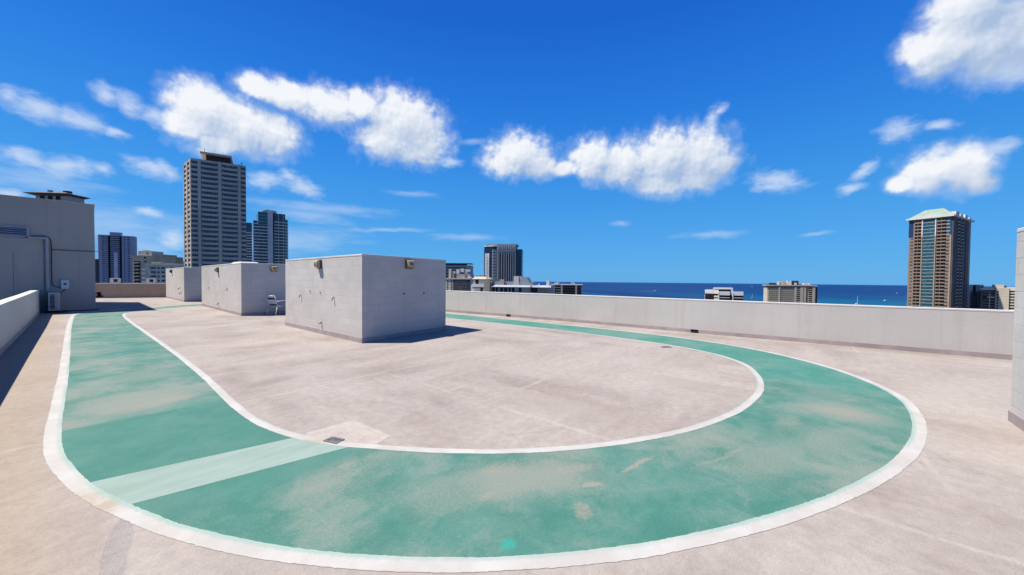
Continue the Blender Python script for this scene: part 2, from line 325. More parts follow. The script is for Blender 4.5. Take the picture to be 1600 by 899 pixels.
def mint_material():
    m, g, b = new_mat('mint_band_paint')
    o = flat(g)
    n = g.noise(g.map(o, scale=(1.5, 6, 1), rot=(0, 0, R(-14))), 1.0, 6, 0.65); grain = g.noise(o, 170, 3, 0.75)
    c = g.mix(g.ss(n, 0.3, 0.7), (0.27, 0.375, 0.300), (0.335, 0.44, 0.365))
    c = g.v('SCALE', c, scale=g.ss(grain, 0.25, 0.75, 0.94, 1.06))
    g.put(b.inputs['Base Color'], g.v('MULTIPLY', c, ALB)); b.inputs['Roughness'].default_value = 0.8
    return m
def block_material(name, base, mortar=0.86, run=0.3):
    """painted concrete block: 0.4 x 0.2 m courses, joints telegraphing through the paint"""
    m, g, b = new_mat(name)
    o = g.obj(); X, Y, Z = g.sep(o)
    uv = g.comb(g.m('ADD', X, Y), Z, 0.0)
    br = g.n('ShaderNodeTexBrick', {'Vector': uv, 'Scale': 1.0, 'Mortar Size': 0.006, 'Mortar Smooth': 0.4, 'Brick Width': 0.4, 'Row Height': 0.2,
                                    'Color1': (0, 0, 0, 1), 'Color2': (1, 1, 1, 1), 'Mortar': (0.5, 0.5, 0.5, 1)})
    mask = br.outputs['Fac']; tint = br.outputs['Color']
    n = g.noise(o, 0.8, 6, 0.6); n2 = g.noise(o, 14, 5, 0.65)
    c = g.mix(g.ss(n, 0.3, 0.7), tuple(x * 0.93 for x in base), tuple(x * 1.04 for x in base))
    tv = g.n('ShaderNodeSeparateColor', {0: tint}).outputs[0]
    c = g.v('SCALE', c, scale=g.ss(tv, 0, 1, 0.965, 1.03))
    jn = g.ss(g.noise(o, 1.1, 4, .6), 0.40, 0.62)                      # joints fade in and out under the paint
    c = g.mix(g.m('MULTIPLY', mask, g.ss(jn, 0, 1, 0.25, 0.9)), c, tuple(x * mortar for x in base))
    st = g.noise(g.map(o, scale=(9, 9, 0.35)), 1.0, 5, 0.6)
    c = g.mix(g.m('MULTIPLY', g.ss(st, 0.52, 0.72), run), c, tuple(x * 0.80 for x in base))
    c = g.v('SCALE', c, scale=g.ss(n2, 0.3, 0.7, 0.97, 1.03))
    low = g.m('MULTIPLY', g.ss(g.m('ADD', Z, g.m('MULTIPLY', n, 0.5)), 0.75, 0.25), 0.22)
    c = g.mix(low, c, tuple(x * y for x, y in zip(base, (0.78, 0.75, 0.74))))
    g.put(b.inputs['Base Color'], g.v('MULTIPLY', c, ALB)); b.inputs['Roughness'].default_value = 0.8; b.inputs['Specular IOR Level'].default_value = 0.25
    h = g.m('SUBTRACT', g.m('MULTIPLY', n2, 0.25), mask)
    bn = g.n('ShaderNodeBump', {'Strength': 0.45, 'Distance': 0.006, 'Height': h}); g.put(b.inputs['Normal'], bn.outputs[0])
    return m
def stucco_material(name, base, run=0.42, stain=(0.80, 0.77, 0.72)):
    m, g, b = new_mat(name)
    o = g.obj(); X, Y, Z = g.sep(o)
    n = g.noise(o, 0.5, 6, 0.6); n2 = g.noise(o, 22, 5, 0.65)
    c = g.mix(g.ss(n, 0.3, 0.7), tuple(x * 0.94 for x in base), tuple(x * 1.04 for x in base))
    st = g.noise(g.map(o, scale=(5, 5, 0.25)), 1.0, 6, 0.62)
    c = g.mix(g.m('MULTIPLY', g.ss(st, 0.5, 0.75), run), c, tuple(x * y for x, y in zip(base, stain)))
    pn = g.m('MULTIPLY', g.ss(g.noise(g.map(o, scale=(0.35, 0.35, 1.2)), 1.0, 3, .5), 0.5, 0.56), 0.12)
    low = g.ss(g.m('ADD', Z, g.m('MULTIPLY', g.noise(o, 1.3, 5, .65), 0.7)), 0.75, 0.30)
    c = g.mix(g.m('MULTIPLY', low, 0.22), c, tuple(x * y for x, y in zip(base, (0.80, 0.76, 0.70))))
    c = g.mix(pn, c, tuple(x * y for x, y in zip(base, (0.86, 0.84, 0.83))))
    c = g.v('SCALE', c, scale=g.ss(n2, 0.3, 0.7, 0.975, 1.025))
    g.put(b.inputs['Base Color'], g.v('MULTIPLY', c, ALB)); b.inputs['Roughness'].default_value = 0.82; b.inputs['Specular IOR Level'].default_value = 0.22
    bn = g.n('ShaderNodeBump', {'Strength': 0.25, 'Distance': 0.005, 'Height': n2}); g.put(b.inputs['Normal'], bn.outputs[0])
    return m
def sea_material():
    m, g, b = new_mat('sea_water')
    o = g.obj(); X, Y, Z = g.sep(o)
    dep = g.m('ADD', g.m('MULTIPLY', X, _f0.x), g.m('MULTIPLY', Y, _f0.y))             # metres offshore from the roof
    n = g.noise(g.map(o, scale=(0.0016, 0.0016, 1), rot=(0, 0, R(51))), 1.0, 6, 0.6)
    bands = g.noise(g.map(g.map(o, rot=(0, 0, R(39))), scale=(0.0035, 0.00045, 1)), 1.0, 6, 0.62)
    c = g.mix(g.ss(g.m('ADD', dep, g.m('MULTIPLY', g.m('SUBTRACT', n, 0.5), 900)), 950, 2100), (0.004, 0.070, 0.140), (0.0035, 0.032, 0.112))
    c = g.mix(g.ss(bands, 0.42, 0.62), c, (0.003, 0.023, 0.088))
    c = g.mix(g.ss(dep, 5000, 11000), c, (0.006, 0.042, 0.135))
    g.put(b.inputs['Base Color'], c); b.inputs['Roughness'].default_value = 0.55
    b.inputs['IOR'].default_value = 1.33; b.inputs['Specular IOR Level'].default_value = 0.12
    w = g.noise(g.map(o, scale=(0.05, 0.05, 1)), 1.0, 6, 0.65)
    bn = g.n('ShaderNodeBump', {'Strength': 0.8, 'Distance': 2.5, 'Height': w}); g.put(b.inputs['Normal'], bn.outputs[0])
    return m

M_deck = deck_material('roof_deck_coating'); M_patch = deck_material('repair_coating', 1.24)
M_track = track_material(); M_line = line_material(); M_mint = mint_material()
M_block = block_material('painted_block', (0.755, 0.70, 0.615), mortar=0.82)
M_block_white = block_material('painted_block_pale', (0.70, 0.67, 0.60), mortar=0.78)
M_tower_grey = stucco_material('grey_render', (0.575, 0.505, 0.42))
M_par = stucco_material('parapet_render', (0.73, 0.68, 0.595))
M_par_left = stucco_material('parapet_render_left', (0.76, 0.73, 0.63))
M_par_back = stucco_material('parapet_render_back', (0.54, 0.42, 0.31))
M_cap = plain('cap_paint', (0.80, 0.76, 0.68), var=0.05, scale=1.5)
M_mauve = plain('mauve_base_coat', (0.50, 0.41, 0.385), var=0.10, scale=2.5, bump=0.2)
M_lens = plain('yellowed_lens', (0.55, 0.46, 0.26), rough=0.35, spec=0.5, var=0.10, scale=8)
M_bronze = plain('bronze_housing', (0.16, 0.12, 0.07), rough=0.5, var=0.2, scale=8)
M_black = plain('black_metal', (0.018, 0.018, 0.02), rough=0.55, var=0.2, scale=5)
M_pipe = plain('painted_pipe', (0.52, 0.52, 0.51), rough=0.55, var=0.08, scale=3)
M_whitemetal = plain('white_enamel', (0.78, 0.78, 0.77), rough=0.4, spec=0.5, var=0.04, scale=3)
M_acgrey = plain('unit_casing', (0.60, 0.61, 0.60), rough=0.45, var=0.08, scale=4)
M_fin = plain('coil_fins', (0.10, 0.105, 0.11), rough=0.5, var=0.2, scale=20)
M_strap = plain('dark_sling', (0.03, 0.03, 0.035), rough=0.7)
M_iron = plain('cast_iron', (0.22, 0.22, 0.22), rough=0.6, var=0.25, scale=15)
M_sea = sea_material()

# ------------------------------------------------------------------ mesh + object helpers
class MB:
    def __init__(s): s.v = []; s.f = []; s.mi = []
    def quad(s, pts, mi=0):
        i = len(s.v); s.v += [tuple(p) for p in pts]; s.f.append(tuple(range(i, i + len(pts)))); s.mi.append(mi); return s
    def box(s, x0, x1, y0, y1, z0, z1, mi=0):
        return s.prism([(x0, y0), (x1, y0), (x1, y1), (x0, y1)], z0, z1, mi)
    def prism(s, poly, z0, z1, mi=0, top=None):
        """vertical prism over a counter-clockwise outline; top = other outline for tapered shapes"""
        n = len(poly); i = len(s.v); top = top or poly
        s.v += [(x, y, z0) for x, y in poly] + [(x, y, z1) for x, y in top]
        s.f.append(tuple(i + k for k in reversed(range(n)))); s.f.append(tuple(i + n + k for k in range(n))); s.mi += [mi, mi]
        for k in range(n):
            k2 = (k + 1) % n; s.f.append((i + k, i + k2, i + n + k2, i + n + k)); s.mi.append(mi)
        return s
    def obox(s, c, ax, ay, az, mi=0):
        """box from centre and three half-axis vectors"""
        c, ax, ay, az = map(Vector, (c, ax, ay, az)); i = len(s.v)
        for sz in (-1, 1):
            for sx, sy in ((-1, -1), (1, -1), (1, 1), (-1, 1)): s.v.append(tuple(c + ax * sx + ay * sy + az * sz))
        for f in ((3, 2, 1, 0), (4, 5, 6, 7), (0, 1, 5, 4), (1, 2, 6, 5), (2, 3, 7, 6), (3, 0, 4, 7)):
            s.f.append(tuple(i + k for k in f)); s.mi.append(mi)
        return s
    def tube(s, pts, r, n=8, mi=0):
        pts = [Vector(p) for p in pts]; rings = []
        prev = None
        for k, p in enumerate(pts):
            d = ((pts[min(k + 1, len(pts) - 1)] - p).normalized() + (p - pts[max(k - 1, 0)]).normalized()).normalized() if 0 < k < len(pts) - 1 else \
                (pts[1] - pts[0] if k == 0 else pts[-1] - pts[-2]).normalized()
            ref = prev if prev is not None else (Vector((0, 0, 1)) if abs(d.z) < 0.9 else Vector((1, 0, 0)))
            a = (ref - d * ref.dot(d)).normalized(); b = d.cross(a); prev = a
            rr = r[k] if isinstance(r, (list, tuple)) else r
            i = len(s.v); s.v += [tuple(p + (a * math.cos(t) + b * math.sin(t)) * rr) for t in (2 * math.pi * q / n for q in range(n))]; rings.append(i)
        for k in range(len(rings) - 1):
            for q in range(n):
                q2 = (q + 1) % n; s.f.append((rings[k] + q, rings[k] + q2, rings[k + 1] + q2, rings[k + 1] + q)); s.mi.append(mi)
        s.f.append(tuple(rings[0] + q for q in reversed(range(n)))); s.f.append(tuple(rings[-1] + q for q in range(n))); s.mi += [mi, mi]
        return s
    def cyl(s, x, y, z0, z1, r, n=16, mi=0, r2=None):
        c = [(x + r * math.cos(2 * math.pi * k / n), y + r * math.sin(2 * math.pi * k / n)) for k in range(n)]
        r2 = r if r2 is None else r2
        t = [(x + r2 * math.cos(2 * math.pi * k / n), y + r2 * math.sin(2 * math.pi * k / n)) for k in range(n)]
        return s.prism(c, z0, z1, mi, t)
    def mesh(s, name, mats):
        me = bpy.data.meshes.new(name); me.from_pydata(s.v, [], s.f)
        for m in (mats if isinstance(mats, (list, tuple)) else [mats]): me.materials.append(m)
        me.polygons.foreach_set('material_index', s.mi); me.update(); return me
    def build(s, name, mats, parent=None, bevel=0.0, smooth=False):
        o = bpy.data.objects.new(name, s.mesh(name, mats)); C.objects.link(o)
        if parent is not None: o.parent = parent
        if smooth:
            for p in o.data.polygons: p.use_smooth = True
        if bevel:
            b = o.modifiers.new('bevel', 'BEVEL'); b.width = bevel; b.segments = 2; b.limit_method = 'ANGLE'
        return o
def tag(o, label=None, cat=None, group=None, kind=None):
    if label: o['label'] = label
    if cat: o['category'] = cat
    if group: o['group'] = group
    if kind: o['kind'] = kind
    return o
def thing(name, label, cat, loc=(0, 0, 0), rz=0.0, group=None):
    o = bpy.data.objects.new(name, None); C.objects.link(o); o.location = loc; o.rotation_euler = (0, 0, rz); o.empty_display_size = 0.3
    return tag(o, label, cat, group)
def copies(name, mesh, parent, spots, limit=100, rz=0.0):
    """repeated part: one object per spot sharing a mesh; anything past the limit becomes one object"""
    rest = []
    for k, s_ in enumerate(spots):
        if k < limit:
            o = bpy.data.objects.new(name, mesh); C.objects.link(o); o.parent = parent
            o.location = s_[:3]; o.rotation_euler = (0, 0, s_[3] if len(s_) > 3 else rz)
        else: rest.append(s_)
    if rest:
        mb = MB()
        for s_ in rest:
            a = s_[3] if len(s_) > 3 else rz; ca, sa = math.cos(a), math.sin(a); i = len(mb.v)
            mb.v += [(s_[0] + v.co.x * ca - v.co.y * sa, s_[1] + v.co.x * sa + v.co.y * ca, s_[2] + v.co.z) for v in mesh.vertices]
            for pl in mesh.polygons: mb.f.append(tuple(i + q for q in pl.vertices)); mb.mi.append(pl.material_index)
        tag(mb.build(name, list(mesh.materials), parent), kind='stuff')

# ------------------------------------------------------------------ setting: sea, land, roof deck
GZ = -62.0
def cp(lat, dep, z=GZ): v = _f0 * dep + _r0 * lat; return (v.x, v.y, z)
mb = MB(); N = 96
rings = [900 * (12600 / 900) ** (k / 14) for k in range(15)]
mb.v.append((0, 0, GZ - 0.6))
for r in rings: mb.v += [(r * math.cos(2 * math.pi * k / N), r * math.sin(2 * math.pi * k / N), GZ - 0.6) for k in range(N)]
for k in range(N): mb.f.append((0, 1 + k, 1 + (k + 1) % N)); mb.mi.append(0)
for j in range(len(rings) - 1):
    for k in range(N):
        a = 1 + j * N; mb.f.append((a + k, a + N + k, a + N + (k + 1) % N, a + (k + 1) % N)); mb.mi.append(0)
tag(mb.build('sea', M_sea), kind='structure')
M_land = plain('city_ground', (0.16, 0.155, 0.14), var=0.35, scale=0.02)
land = [(-9000, 8200), (-3000, 5200), (-1200, 2600), (-250, 1120), (150, 930), (700, 820), (1500, 760), (2600, 700), (5000, 600), (5000, -2600), (-9000, -2600)]
MB().prism([cp(a, d)[:2] for a, d in reversed(land)], GZ - 1.5, GZ).build('city_ground', M_land)['kind'] = 'structure'
M_sand = plain('beach_sand', (0.50, 0.42, 0.31), var=0.12, scale=0.05)
beach = [(-250, 1120), (150, 930), (700, 820), (1500, 760), (2600, 700)]
MB().prism([cp(a, d - 4)[:2] for a, d in beach] + [cp(a, d + 45)[:2] for a, d in reversed(beach)], GZ - 1.4, GZ - 0.3).build('beach', M_sand)['kind'] = 'structure'

# the building's own roof: solid down to the street, surfaced with the deck coating
deck_poly = [(-1.45, -14), (13.75, -14), (13.62, -9), (13.52, -4), (13.32, 0), (13.32, 4.5), (13.27, 10), (12.9, 15), (12.62, 43.4), (-1.0, 43.9), (-0.72, 28)]
MB().prism(deck_poly, GZ, 0.0).build('roof_deck', M_deck)['kind'] = 'structure'

# ------------------------------------------------------------------ running track painted on the deck
OUT = [(0.36, 23.6), (0.22, 19.5), (0.13, 15.6), (0.06, 12.2), (0.01, 10.0), (-0.05, 7.9), (-0.09, 6.66), (-0.095, 5.9), (-0.07, 5.4), (-0.02, 5.0), (0.05, 4.55), (0.18, 4.02), (0.39, 3.36), (0.55, 2.98),
       (0.74, 2.59), (0.96, 2.22), (1.18, 1.9), (1.41, 1.6), (1.66, 1.32), (1.92, 1.06), (2.23, 0.78), (2.60, 0.50), (3.05, 0.20), (3.65, -0.15), (4.35, -0.49), (4.95, -0.73), (5.61, -0.93),
       (6.32, -1.07), (7.05, -1.14), (7.8, -1.12), (8.65, -0.90), (9.75, -0.32), (10.85, 0.78), (11.6, 2.3), (12.0, 4.4), (12.17, 7.0), (12.22, 10), (12.25, 14), (12.2, 19), (12.0, 24.5), (11.2, 28.2), (9.4, 30.3), (7.3, 30.5), (5.7, 30.0), (4.4, 29.2),
       (3.2, 28.2), (2.0, 27.2), (1.1, 26.5), (0.6, 25.7), (0.42, 24.8)]
INN = [(1.84, 23.6), (1.72, 20.2), (1.67, 15.8), (1.63, 11.9), (1.585, 9.5), (1.53, 7.86), (1.46, 6.51), (1.425, 5.58), (1.44, 4.95), (1.52, 4.42), (1.63, 4.05), (1.77, 3.72), (2.03, 3.27), (2.39, 2.72), (2.79, 2.24),
       (3.27, 1.79), (3.87, 1.37), (4.55, 1.01), (5.45, 0.71), (6.4, 0.57), (7.15, 0.56), (7.9, 0.67), (8.85, 0.98), (9.62, 1.62), (10.2, 2.75), (10.55, 4.6), (10.76, 7.1), (10.80, 10.1), (10.75, 14), (10.7, 19), (10.5, 24), (9.7, 27), (8.3, 28.6), (7.0, 28.9),
       (5.6, 28.35), (4.2, 27.2), (3.0, 26.0), (2.15, 25.0)]
def spline(pts, per=8, smooth=2):
    P = [Vector((x, y)) for x, y in pts]; n = len(P)
    out = []
    for i in range(n):
        a, b, c, d = P[i - 1], P[i], P[(i + 1) % n], P[(i + 2) % n]
        for k in range(per):
            t = k / per
            out.append(0.5 * ((2 * b) + (c - a) * t + (2 * a - 5 * b + 4 * c - d) * t * t + (3 * b - a - 3 * c + d) * t ** 3))
    for _ in range(smooth):
        out = [(out[i - 1] + out[i] * 2 + out[(i + 1) % len(out)]) / 4 for i in range(len(out))]
    return out
def offset(P, d):
    n = len(P); out = []
    for i in range(n):
        t = (P[(i + 1) % n] - P[i - 1]).normalized(); out.append(P[i] + Vector((-t.y, t.x)) * d)     # left of travel = inwards (counter-clockwise loop)
    return out
so, si = spline(OUT), spline(INN)
def resample(P, n):
    L = [0.0]
    for i in range(len(P)): L.append(L[-1] + (P[(i + 1) % len(P)] - P[i]).length)
    out = []; j = 0
    for k in range(n):
        t = L[-1] * k / n
        while L[j + 1] < t: j += 1
        out.append(P[j].lerp(P[(j + 1) % len(P)], (t - L[j]) / max(1e-9, L[j + 1] - L[j])))
    return out
def loop_sheet(name, A, B, z, mat, jag=0.0):
    mb = MB(); n = len(A)
    ph = [random.uniform(0, 6.28) for _ in range(6)]
    def wob(i, q): t = 2 * math.pi * i / n; return 0.0042 * (math.sin(23 * t + ph[q]) * .5 + math.sin(61 * t + ph[q + 1]) * .35 + math.sin(137 * t + ph[q + 2]) * .3)   # hand painted
    ja = [random.gauss(0, jag) + wob(i, 0) for i in range(n)]; jb = [random.gauss(0, jag) + wob(i, 3) for i in range(n)]
    for i in range(n):
        d = (B[i] - A[i]).normalized()
        a = A[i] + d * ja[i]; b = B[i] + d * jb[i]
        mb.v += [(a.x, a.y, z), (b.x, b.y, z)]
    for i in range(n):
        k = (i + 1) % n; mb.f.append((2 * i, 2 * k, 2 * k + 1, 2 * i + 1)); mb.mi.append(0)
    o = mb.build(name, mat)
    uv = o.data.uv_layers.new(name='UVMap')                      # x: 0 at the outer edge of the line, 1 at the inner edge
    for lp in o.data.loops: uv.data[lp.index].uv = (lp.vertex_index % 2, 0.0)
    return tag(o, kind='structure')
# green lane: triangulated ring between the two outlines
bm = bmesh.new()
mid_o, mid_i = offset(so, 0.05), offset(si, 0.04)
def ring(P, z):
    vs = [bm.verts.new((q.x, q.y, z)) for q in P]
    return [bm.edges.new((vs[i], vs[(i + 1) % len(vs)])) for i in range(len(vs))]
e = ring(mid_o, 0.001) + ring(mid_i, 0.001)
bmesh.ops.triangle_fill(bm, use_beauty=True, edges=e)
me = bpy.data.meshes.new('running_track'); bm.to_mesh(me); bm.free(); me.materials.append(M_track)
tr = bpy.data.objects.new('running_track', me); C.objects.link(tr); tr['kind'] = 'structure'
fo = resample(so, 3000); fi = resample(si, 2400)
loop_sheet('outer_track_line', fo, offset(fo, 0.118), 0.0028, M_line, 0.0018)
loop_sheet('inner_track_line', fi, offset(fi, 0.098), 0.0028, M_line, 0.0018)
# mint coloured repair band across the lane, from the outer line to the floor drain, and the pale patch round that drain
bp = [(0.11, 4.60), (0.26, 3.93), (1.88, 3.58), (1.60, 4.24)]
MB().quad([(x, y, 0.0019) for x, y in bp]).build('mint_track_band', M_mint)['kind'] = 'structure'
MB().quad([(x, y, 0.001) for x, y in ((1.62, 4.10), (1.98, 3.40), (2.26, 3.52), (2.24, 4.22), (1.72, 4.28))]).build('concrete_patch', M_patch)['kind'] = 'structure'

# ------------------------------------------------------------------ parapet walls round the roof
def offs(path, d):
    P = [Vector((x, y)) for x, y in path]; out = []
    for i in range(len(P)):
        t = (P[min(i + 1, len(P) - 1)] - P[max(i - 1, 0)]).normalized(); out.append(P[i] + Vector((t.y, -t.x)) * d)   # right of travel
    return out
def strip_prism(path, d0, d1, z0, z1, mats, name, parent, bevel=0.0):
    a, b = offs(path, d0), offs(path, d1)
    mb = MB(); n = len(a)
    for p_, q_ in zip(a, b):
        mb.v += [(p_.x, p_.y, z0), (q_.x, q_.y, z0), (q_.x, q_.y, z1), (p_.x, p_.y, z1)]
    for i in range(n - 1):
        o0, o1 = 4 * i, 4 * (i + 1)
        for k in range(4): mb.f.append((o0 + k, o1 + k, o1 + (k + 1) % 4, o0 + (k + 1) % 4)); mb.mi.append(0)
    mb.f += [(3, 2, 1, 0), tuple(4 * (n - 1) + k for k in range(4))]; mb.mi += [0, 0]
    return mb.build(name, mats, parent, bevel)
def dens(path, step=1.5):
    out = []
    for (x0, y0), (x1, y1) in zip(path, path[1:]):
        n = max(1, int(math.hypot(x1 - x0, y1 - y0) / step))
        out += [(x0 + (x1 - x0) * k / n, y0 + (y1 - y0) * k / n) for k in range(n)]
    return out + [path[-1]]
def parapet(label, path, h, mat, strip=True, cap_h=0.05, strip_h=0.115):
    """path runs with the roof on its LEFT; wall thickness grows outwards (to the right)"""
    t = thing('parapet_wall', label, 'parapet wall', (path[0][0], path[0][1], 0))
    L = [(x - path[0][0], y - path[0][1]) for x, y in path]
    strip_prism(L, 0.0, 0.20, 0, h - cap_h, mat, 'wall', t)
    strip_prism(L, -0.005, 0.205, h - cap_h, h, M_cap, 'cap', t, 0.01)
    if strip: strip_prism(L, -0.014, -0.001, 0.0, strip_h, M_mauve, 'base_strip', t)
    return t
right_path = [(13.5, -9), (13.42, -5.5), (13.34, -3.0), (13.22, -0.5), (13.16, 2.0), (13.16, 4.5), (13.16, 7.5), (13.05, 10.6), (12.85, 13.4), (12.75, 15.5), (12.6, 24), (12.42, 43.2)]
pr_ = parapet('long pale grey parapet wall on the ocean side of the roof, with a mauve strip along its foot', right_path, 1.10, M_par)
for (x, y) in ((13.235, 10.75), (13.16, 2.95)):
    q = min(range(len(right_path) - 1), key=lambda i: abs(right_path[i][1] + right_path[i + 1][1] - 2 * y))
    (xa, ya), (xb, yb) = right_path[q], right_path[q + 1]; xx = xa + (xb - xa) * (y - ya) / (yb - ya)
    a = math.atan2(yb - ya, xb - xa)
    ux, uy = math.cos(a), math.sin(a); cx, cy = xx - right_path[0][0], y - right_path[0][1]
    mb = MB()
    for s_, w_, hh, zc in ((0, 0.10, 0.045, 0.065),):
        mb.obox((cx + uy * -0.019, cy + ux * 0.019, zc), (ux * w_, uy * w_, 0), (-uy * 0.004, ux * 0.004, 0), (0, 0, hh))
    for dz in (0.025, 0.105): mb.obox((cx - uy * 0.026, cy + ux * 0.026, dz), (ux * 0.108, uy * 0.108, 0), (-uy * 0.010, ux * 0.010, 0), (0, 0, 0.006))
    for dx in (-0.1, 0.1): mb.obox((cx + ux * dx - uy * 0.026, cy + uy * dx + ux * 0.026, 0.065), (ux * 0.006, uy * 0.006, 0), (-uy * 0.010, ux * 0.010, 0), (0, 0, 0.034))
    mb.build('scupper', M_black, pr_)
left_path = [(-0.455, 27.85), (-0.60, 20), (-0.76, 13.4), (-1.05, 0), (-1.25, -9)]
parapet('low parapet wall at the left edge of the roof, its inner face in shade', left_path, 1.07, M_par_left, cap_h=0.045)
parapet('tan pink parapet wall across the far end of the roof', [(12.4, 39.9), (9.0, 40.5), (5.7, 41.45), (1.2, 43.5), (-0.9, 43.9)], 1.16, M_par_back, strip_h=0.09)

# ------------------------------------------------------------------ block sheds on the roof
def shed(label, quad, h, mat=M_block, lip=0.007):
    """quad: near corner, along +X, far, along +Y (counter-clockwise)"""
    ox, oy = quad[0]
    t = thing('block_shed', label, 'roof shed', (ox, oy, 0))
    q = [(x - ox, y - oy) for x, y in quad]
    MB().prism(q, 0, h - 0.055).build('wall', mat, t)
    cx = sum(x for x, y in q) / 4; cy = sum(y for x, y in q) / 4
    def grow(d): return [(x + d * (1 if x > cx else -1), y + d * (1 if y > cy else -1)) for x, y in q]
    MB().prism(grow(lip), h - 0.055, h).build('roof_cap', M_cap, t, 0.012)
    sb = MB(); inner, outer = grow(0.001), grow(0.014)
    for i in range(4):
        k = (i + 1) % 4; sb.prism([outer[i], outer[k], inner[k], inner[i]][::1], 0.0, 0.13)
    sb.build('base_strip', M_mauve, t)
    return t
S1 = [(5.04, 9.12), (8.16, 9.44), (8.27, 14.86), (5.15, 14.53)]
S2 = [(5.15, 19.5), (8.25, 19.35), (8.5, 28.0), (5.46, 28.1)]
S3 = [(5.52, 33.2), (8.6, 33.0), (8.8, 40.5), (5.72, 41.2)]
shed1 = shed('largest looking grey block shed, nearest of three, casting a dark triangular shadow', S1, 2.34)
shed2 = shed('middle grey block shed, behind the white patio chair', S2, 2.35)
shed3 = shed('farthest and smallest looking grey block shed, standing against the tan end parapet', S3, 2.36)
S4 = [(5.6, -6.6), (7.41, -6.6), (7.41, -1.94), (5.6, -1.94)]
shed4 = shed('pale white block wall of a shed cut off by the right edge of the photo', S4, 2.37, M_block_white, 0.004)
# shallow white hump (roof hatch) on the middle shed
MB().prism([(0.3, 1.7), (1.3, 1.7), (1.3, 3.0), (0.3, 3.0)], 2.351, 2.46, 0, [(0.45, 1.9), (1.15, 1.9), (1.15, 2.8), (0.45, 2.8)]).build('roof_hatch', M_cap, shed2, 0.02)

def face_frame(P, Q, right_side=True):
    d = (Vector(Q) - Vector(P)).normalized(); n = Vector((d.y, -d.x))           # right of P->Q
    return d, (n if right_side else -n)
def spout(parent, P, Q, side, u, z, drop=0.12, out=0.055, r=0.02, name='drain_spout'):
    d, n = face_frame(P, Q, side); b = Vector(P) + d * u - Vector(quad_origin[parent.name])
    pts = []
    for k in range(7):
        a = k / 6 * math.pi / 2
        pts.append((b.x + n.x * out * math.sin(a), b.y + n.y * out * math.sin(a), z - (drop - out * 0 ) * (1 - math.cos(a)) * 0.75))
    pts.append((pts[-1][0], pts[-1][1], z - drop))
    MB().tube(pts, r, 8).build(name, M_pipe, parent, smooth=True)
quad_origin = {shed1.name: S1[0], shed2.name: S2[0], shed3.name: S3[0]}
def stub(parent, P, Q, side, u, z, r=0.012, out=0.03):
    d, n = face_frame(P, Q, side); b = Vector(P) + d * u - Vector(quad_origin[parent.name])
    mb = MB(); mb.tube([(b.x, b.y, z), (b.x + n.x * out, b.y + n.y * out, z), (b.x + n.x * out * 1.05, b.y + n.y * out * 1.05, z - 0.01)], [r * 1.5, r, r], 8)
    mb.build('pipe_stub', M_bronze, parent)
L1, R1 = (S1[0], S1[3]), (S1[0], S1[1])
L2, R2 = (S2[0], S2[3]), (S2[0], S2[1])
L3 = (S3[0], S3[3])
for u, z, dr in ((4.02, 1.15, 0.09), (1.62, 1.16, 0.11)): spout(shed1, *L1, False, u, z, dr)
spout(shed1, *L1, False, 2.46, 0.36, 0.05, 0.05, 0.03)
for u, z in ((3.27, 1.28), (2.51, 1.26)): stub(shed1, *L1, False, u, z)
for u, z in ((1.37, 1.26), (2.16, 1.26)): stub(shed1, *R1, True, u, z, 0.018)
for u, z, dr in ((6.5, 1.15, 0.09), (2.4, 1.17, 0.11)): spout(shed2, *L2, False, u, z, dr)
spout(shed2, *L2, False, 4.26, 0.38, 0.1, 0.06, 0.03)
for u, z, dr in ((1.4, 0.95, 0.14), (0.95, 0.62, 0.12)): spout(shed3, *L3, False, u, z, dr, 0.12, 0.035)

def wall_lamp(label, P, Q, side, u, z, w=0.27, h=0.27, lens=M_lens):
    d, n = face_frame(P, Q, side); b = Vector(P) + d * u
    t = thing('wall_lamp', label, 'wall lamp', (b.x, b.y, z), math.atan2(-n.x, n.y) + math.pi, 'lamps on the shed walls')
    # local: x along wall, -y out of the wall
    MB().box(-w / 2, w / 2, -0.045, 0.0, -h / 2, h / 2).build('housing', M_bronze, t, 0.008)
    lb = MB(); pr = [(-0.045, -h / 2 + .02), (-0.12, -h / 2 + .05), (-0.15, -h / 2 + .10), (-0.14, h / 2 - .06), (-0.10, h / 2 - .02), (-0.045, h / 2 - .015)]
    n_ = len(pr); x0, x1 = -w / 2 + .015, w / 2 - .015
    lb.v += [(x0 + (0.02 if k in (2, 3) else 0), y_, z_) for k, (y_, z_) in enumerate(pr)] + [(x1 - (0.02 if k in (2, 3) else 0), y_, z_) for k, (y_, z_) in enumerate(pr)]
    lb.f += [tuple(range(n_)), tuple(reversed(range(n_, 2 * n_)))] + [(k, n_ + k, n_ + (k + 1) % n_, (k + 1) % n_) for k in range(n_)]; lb.mi += [0] * (n_ + 2)
    lo = lb.build('lens', lens, t, 0.012)
    MB().box(-0.03, 0.03, -0.157, -0.143, -0.03, 0.03).build('badge_plate', M_bronze, t)
    return t
wall_lamp('yellowed box lamp on the sunlit face of the nearest shed', *L1, False, 2.55, 2.12)
wall_lamp('yellowed box lamp on the shaded face of the nearest shed', *R1, True, 1.555, 2.13)
wall_lamp('small box lamp seen edge-on, on the sunlit face of the middle shed', *L2, False, 4.33, 2.08)
wall_lamp('yellowed box lamp on the shaded face of the middle shed, above the patio chair', *R2, True, 1.26, 2.12)
wall_lamp('dark box lamp on the sunlit face of the farthest shed', *L3, False, 4.93, 2.12, lens=M_bronze)

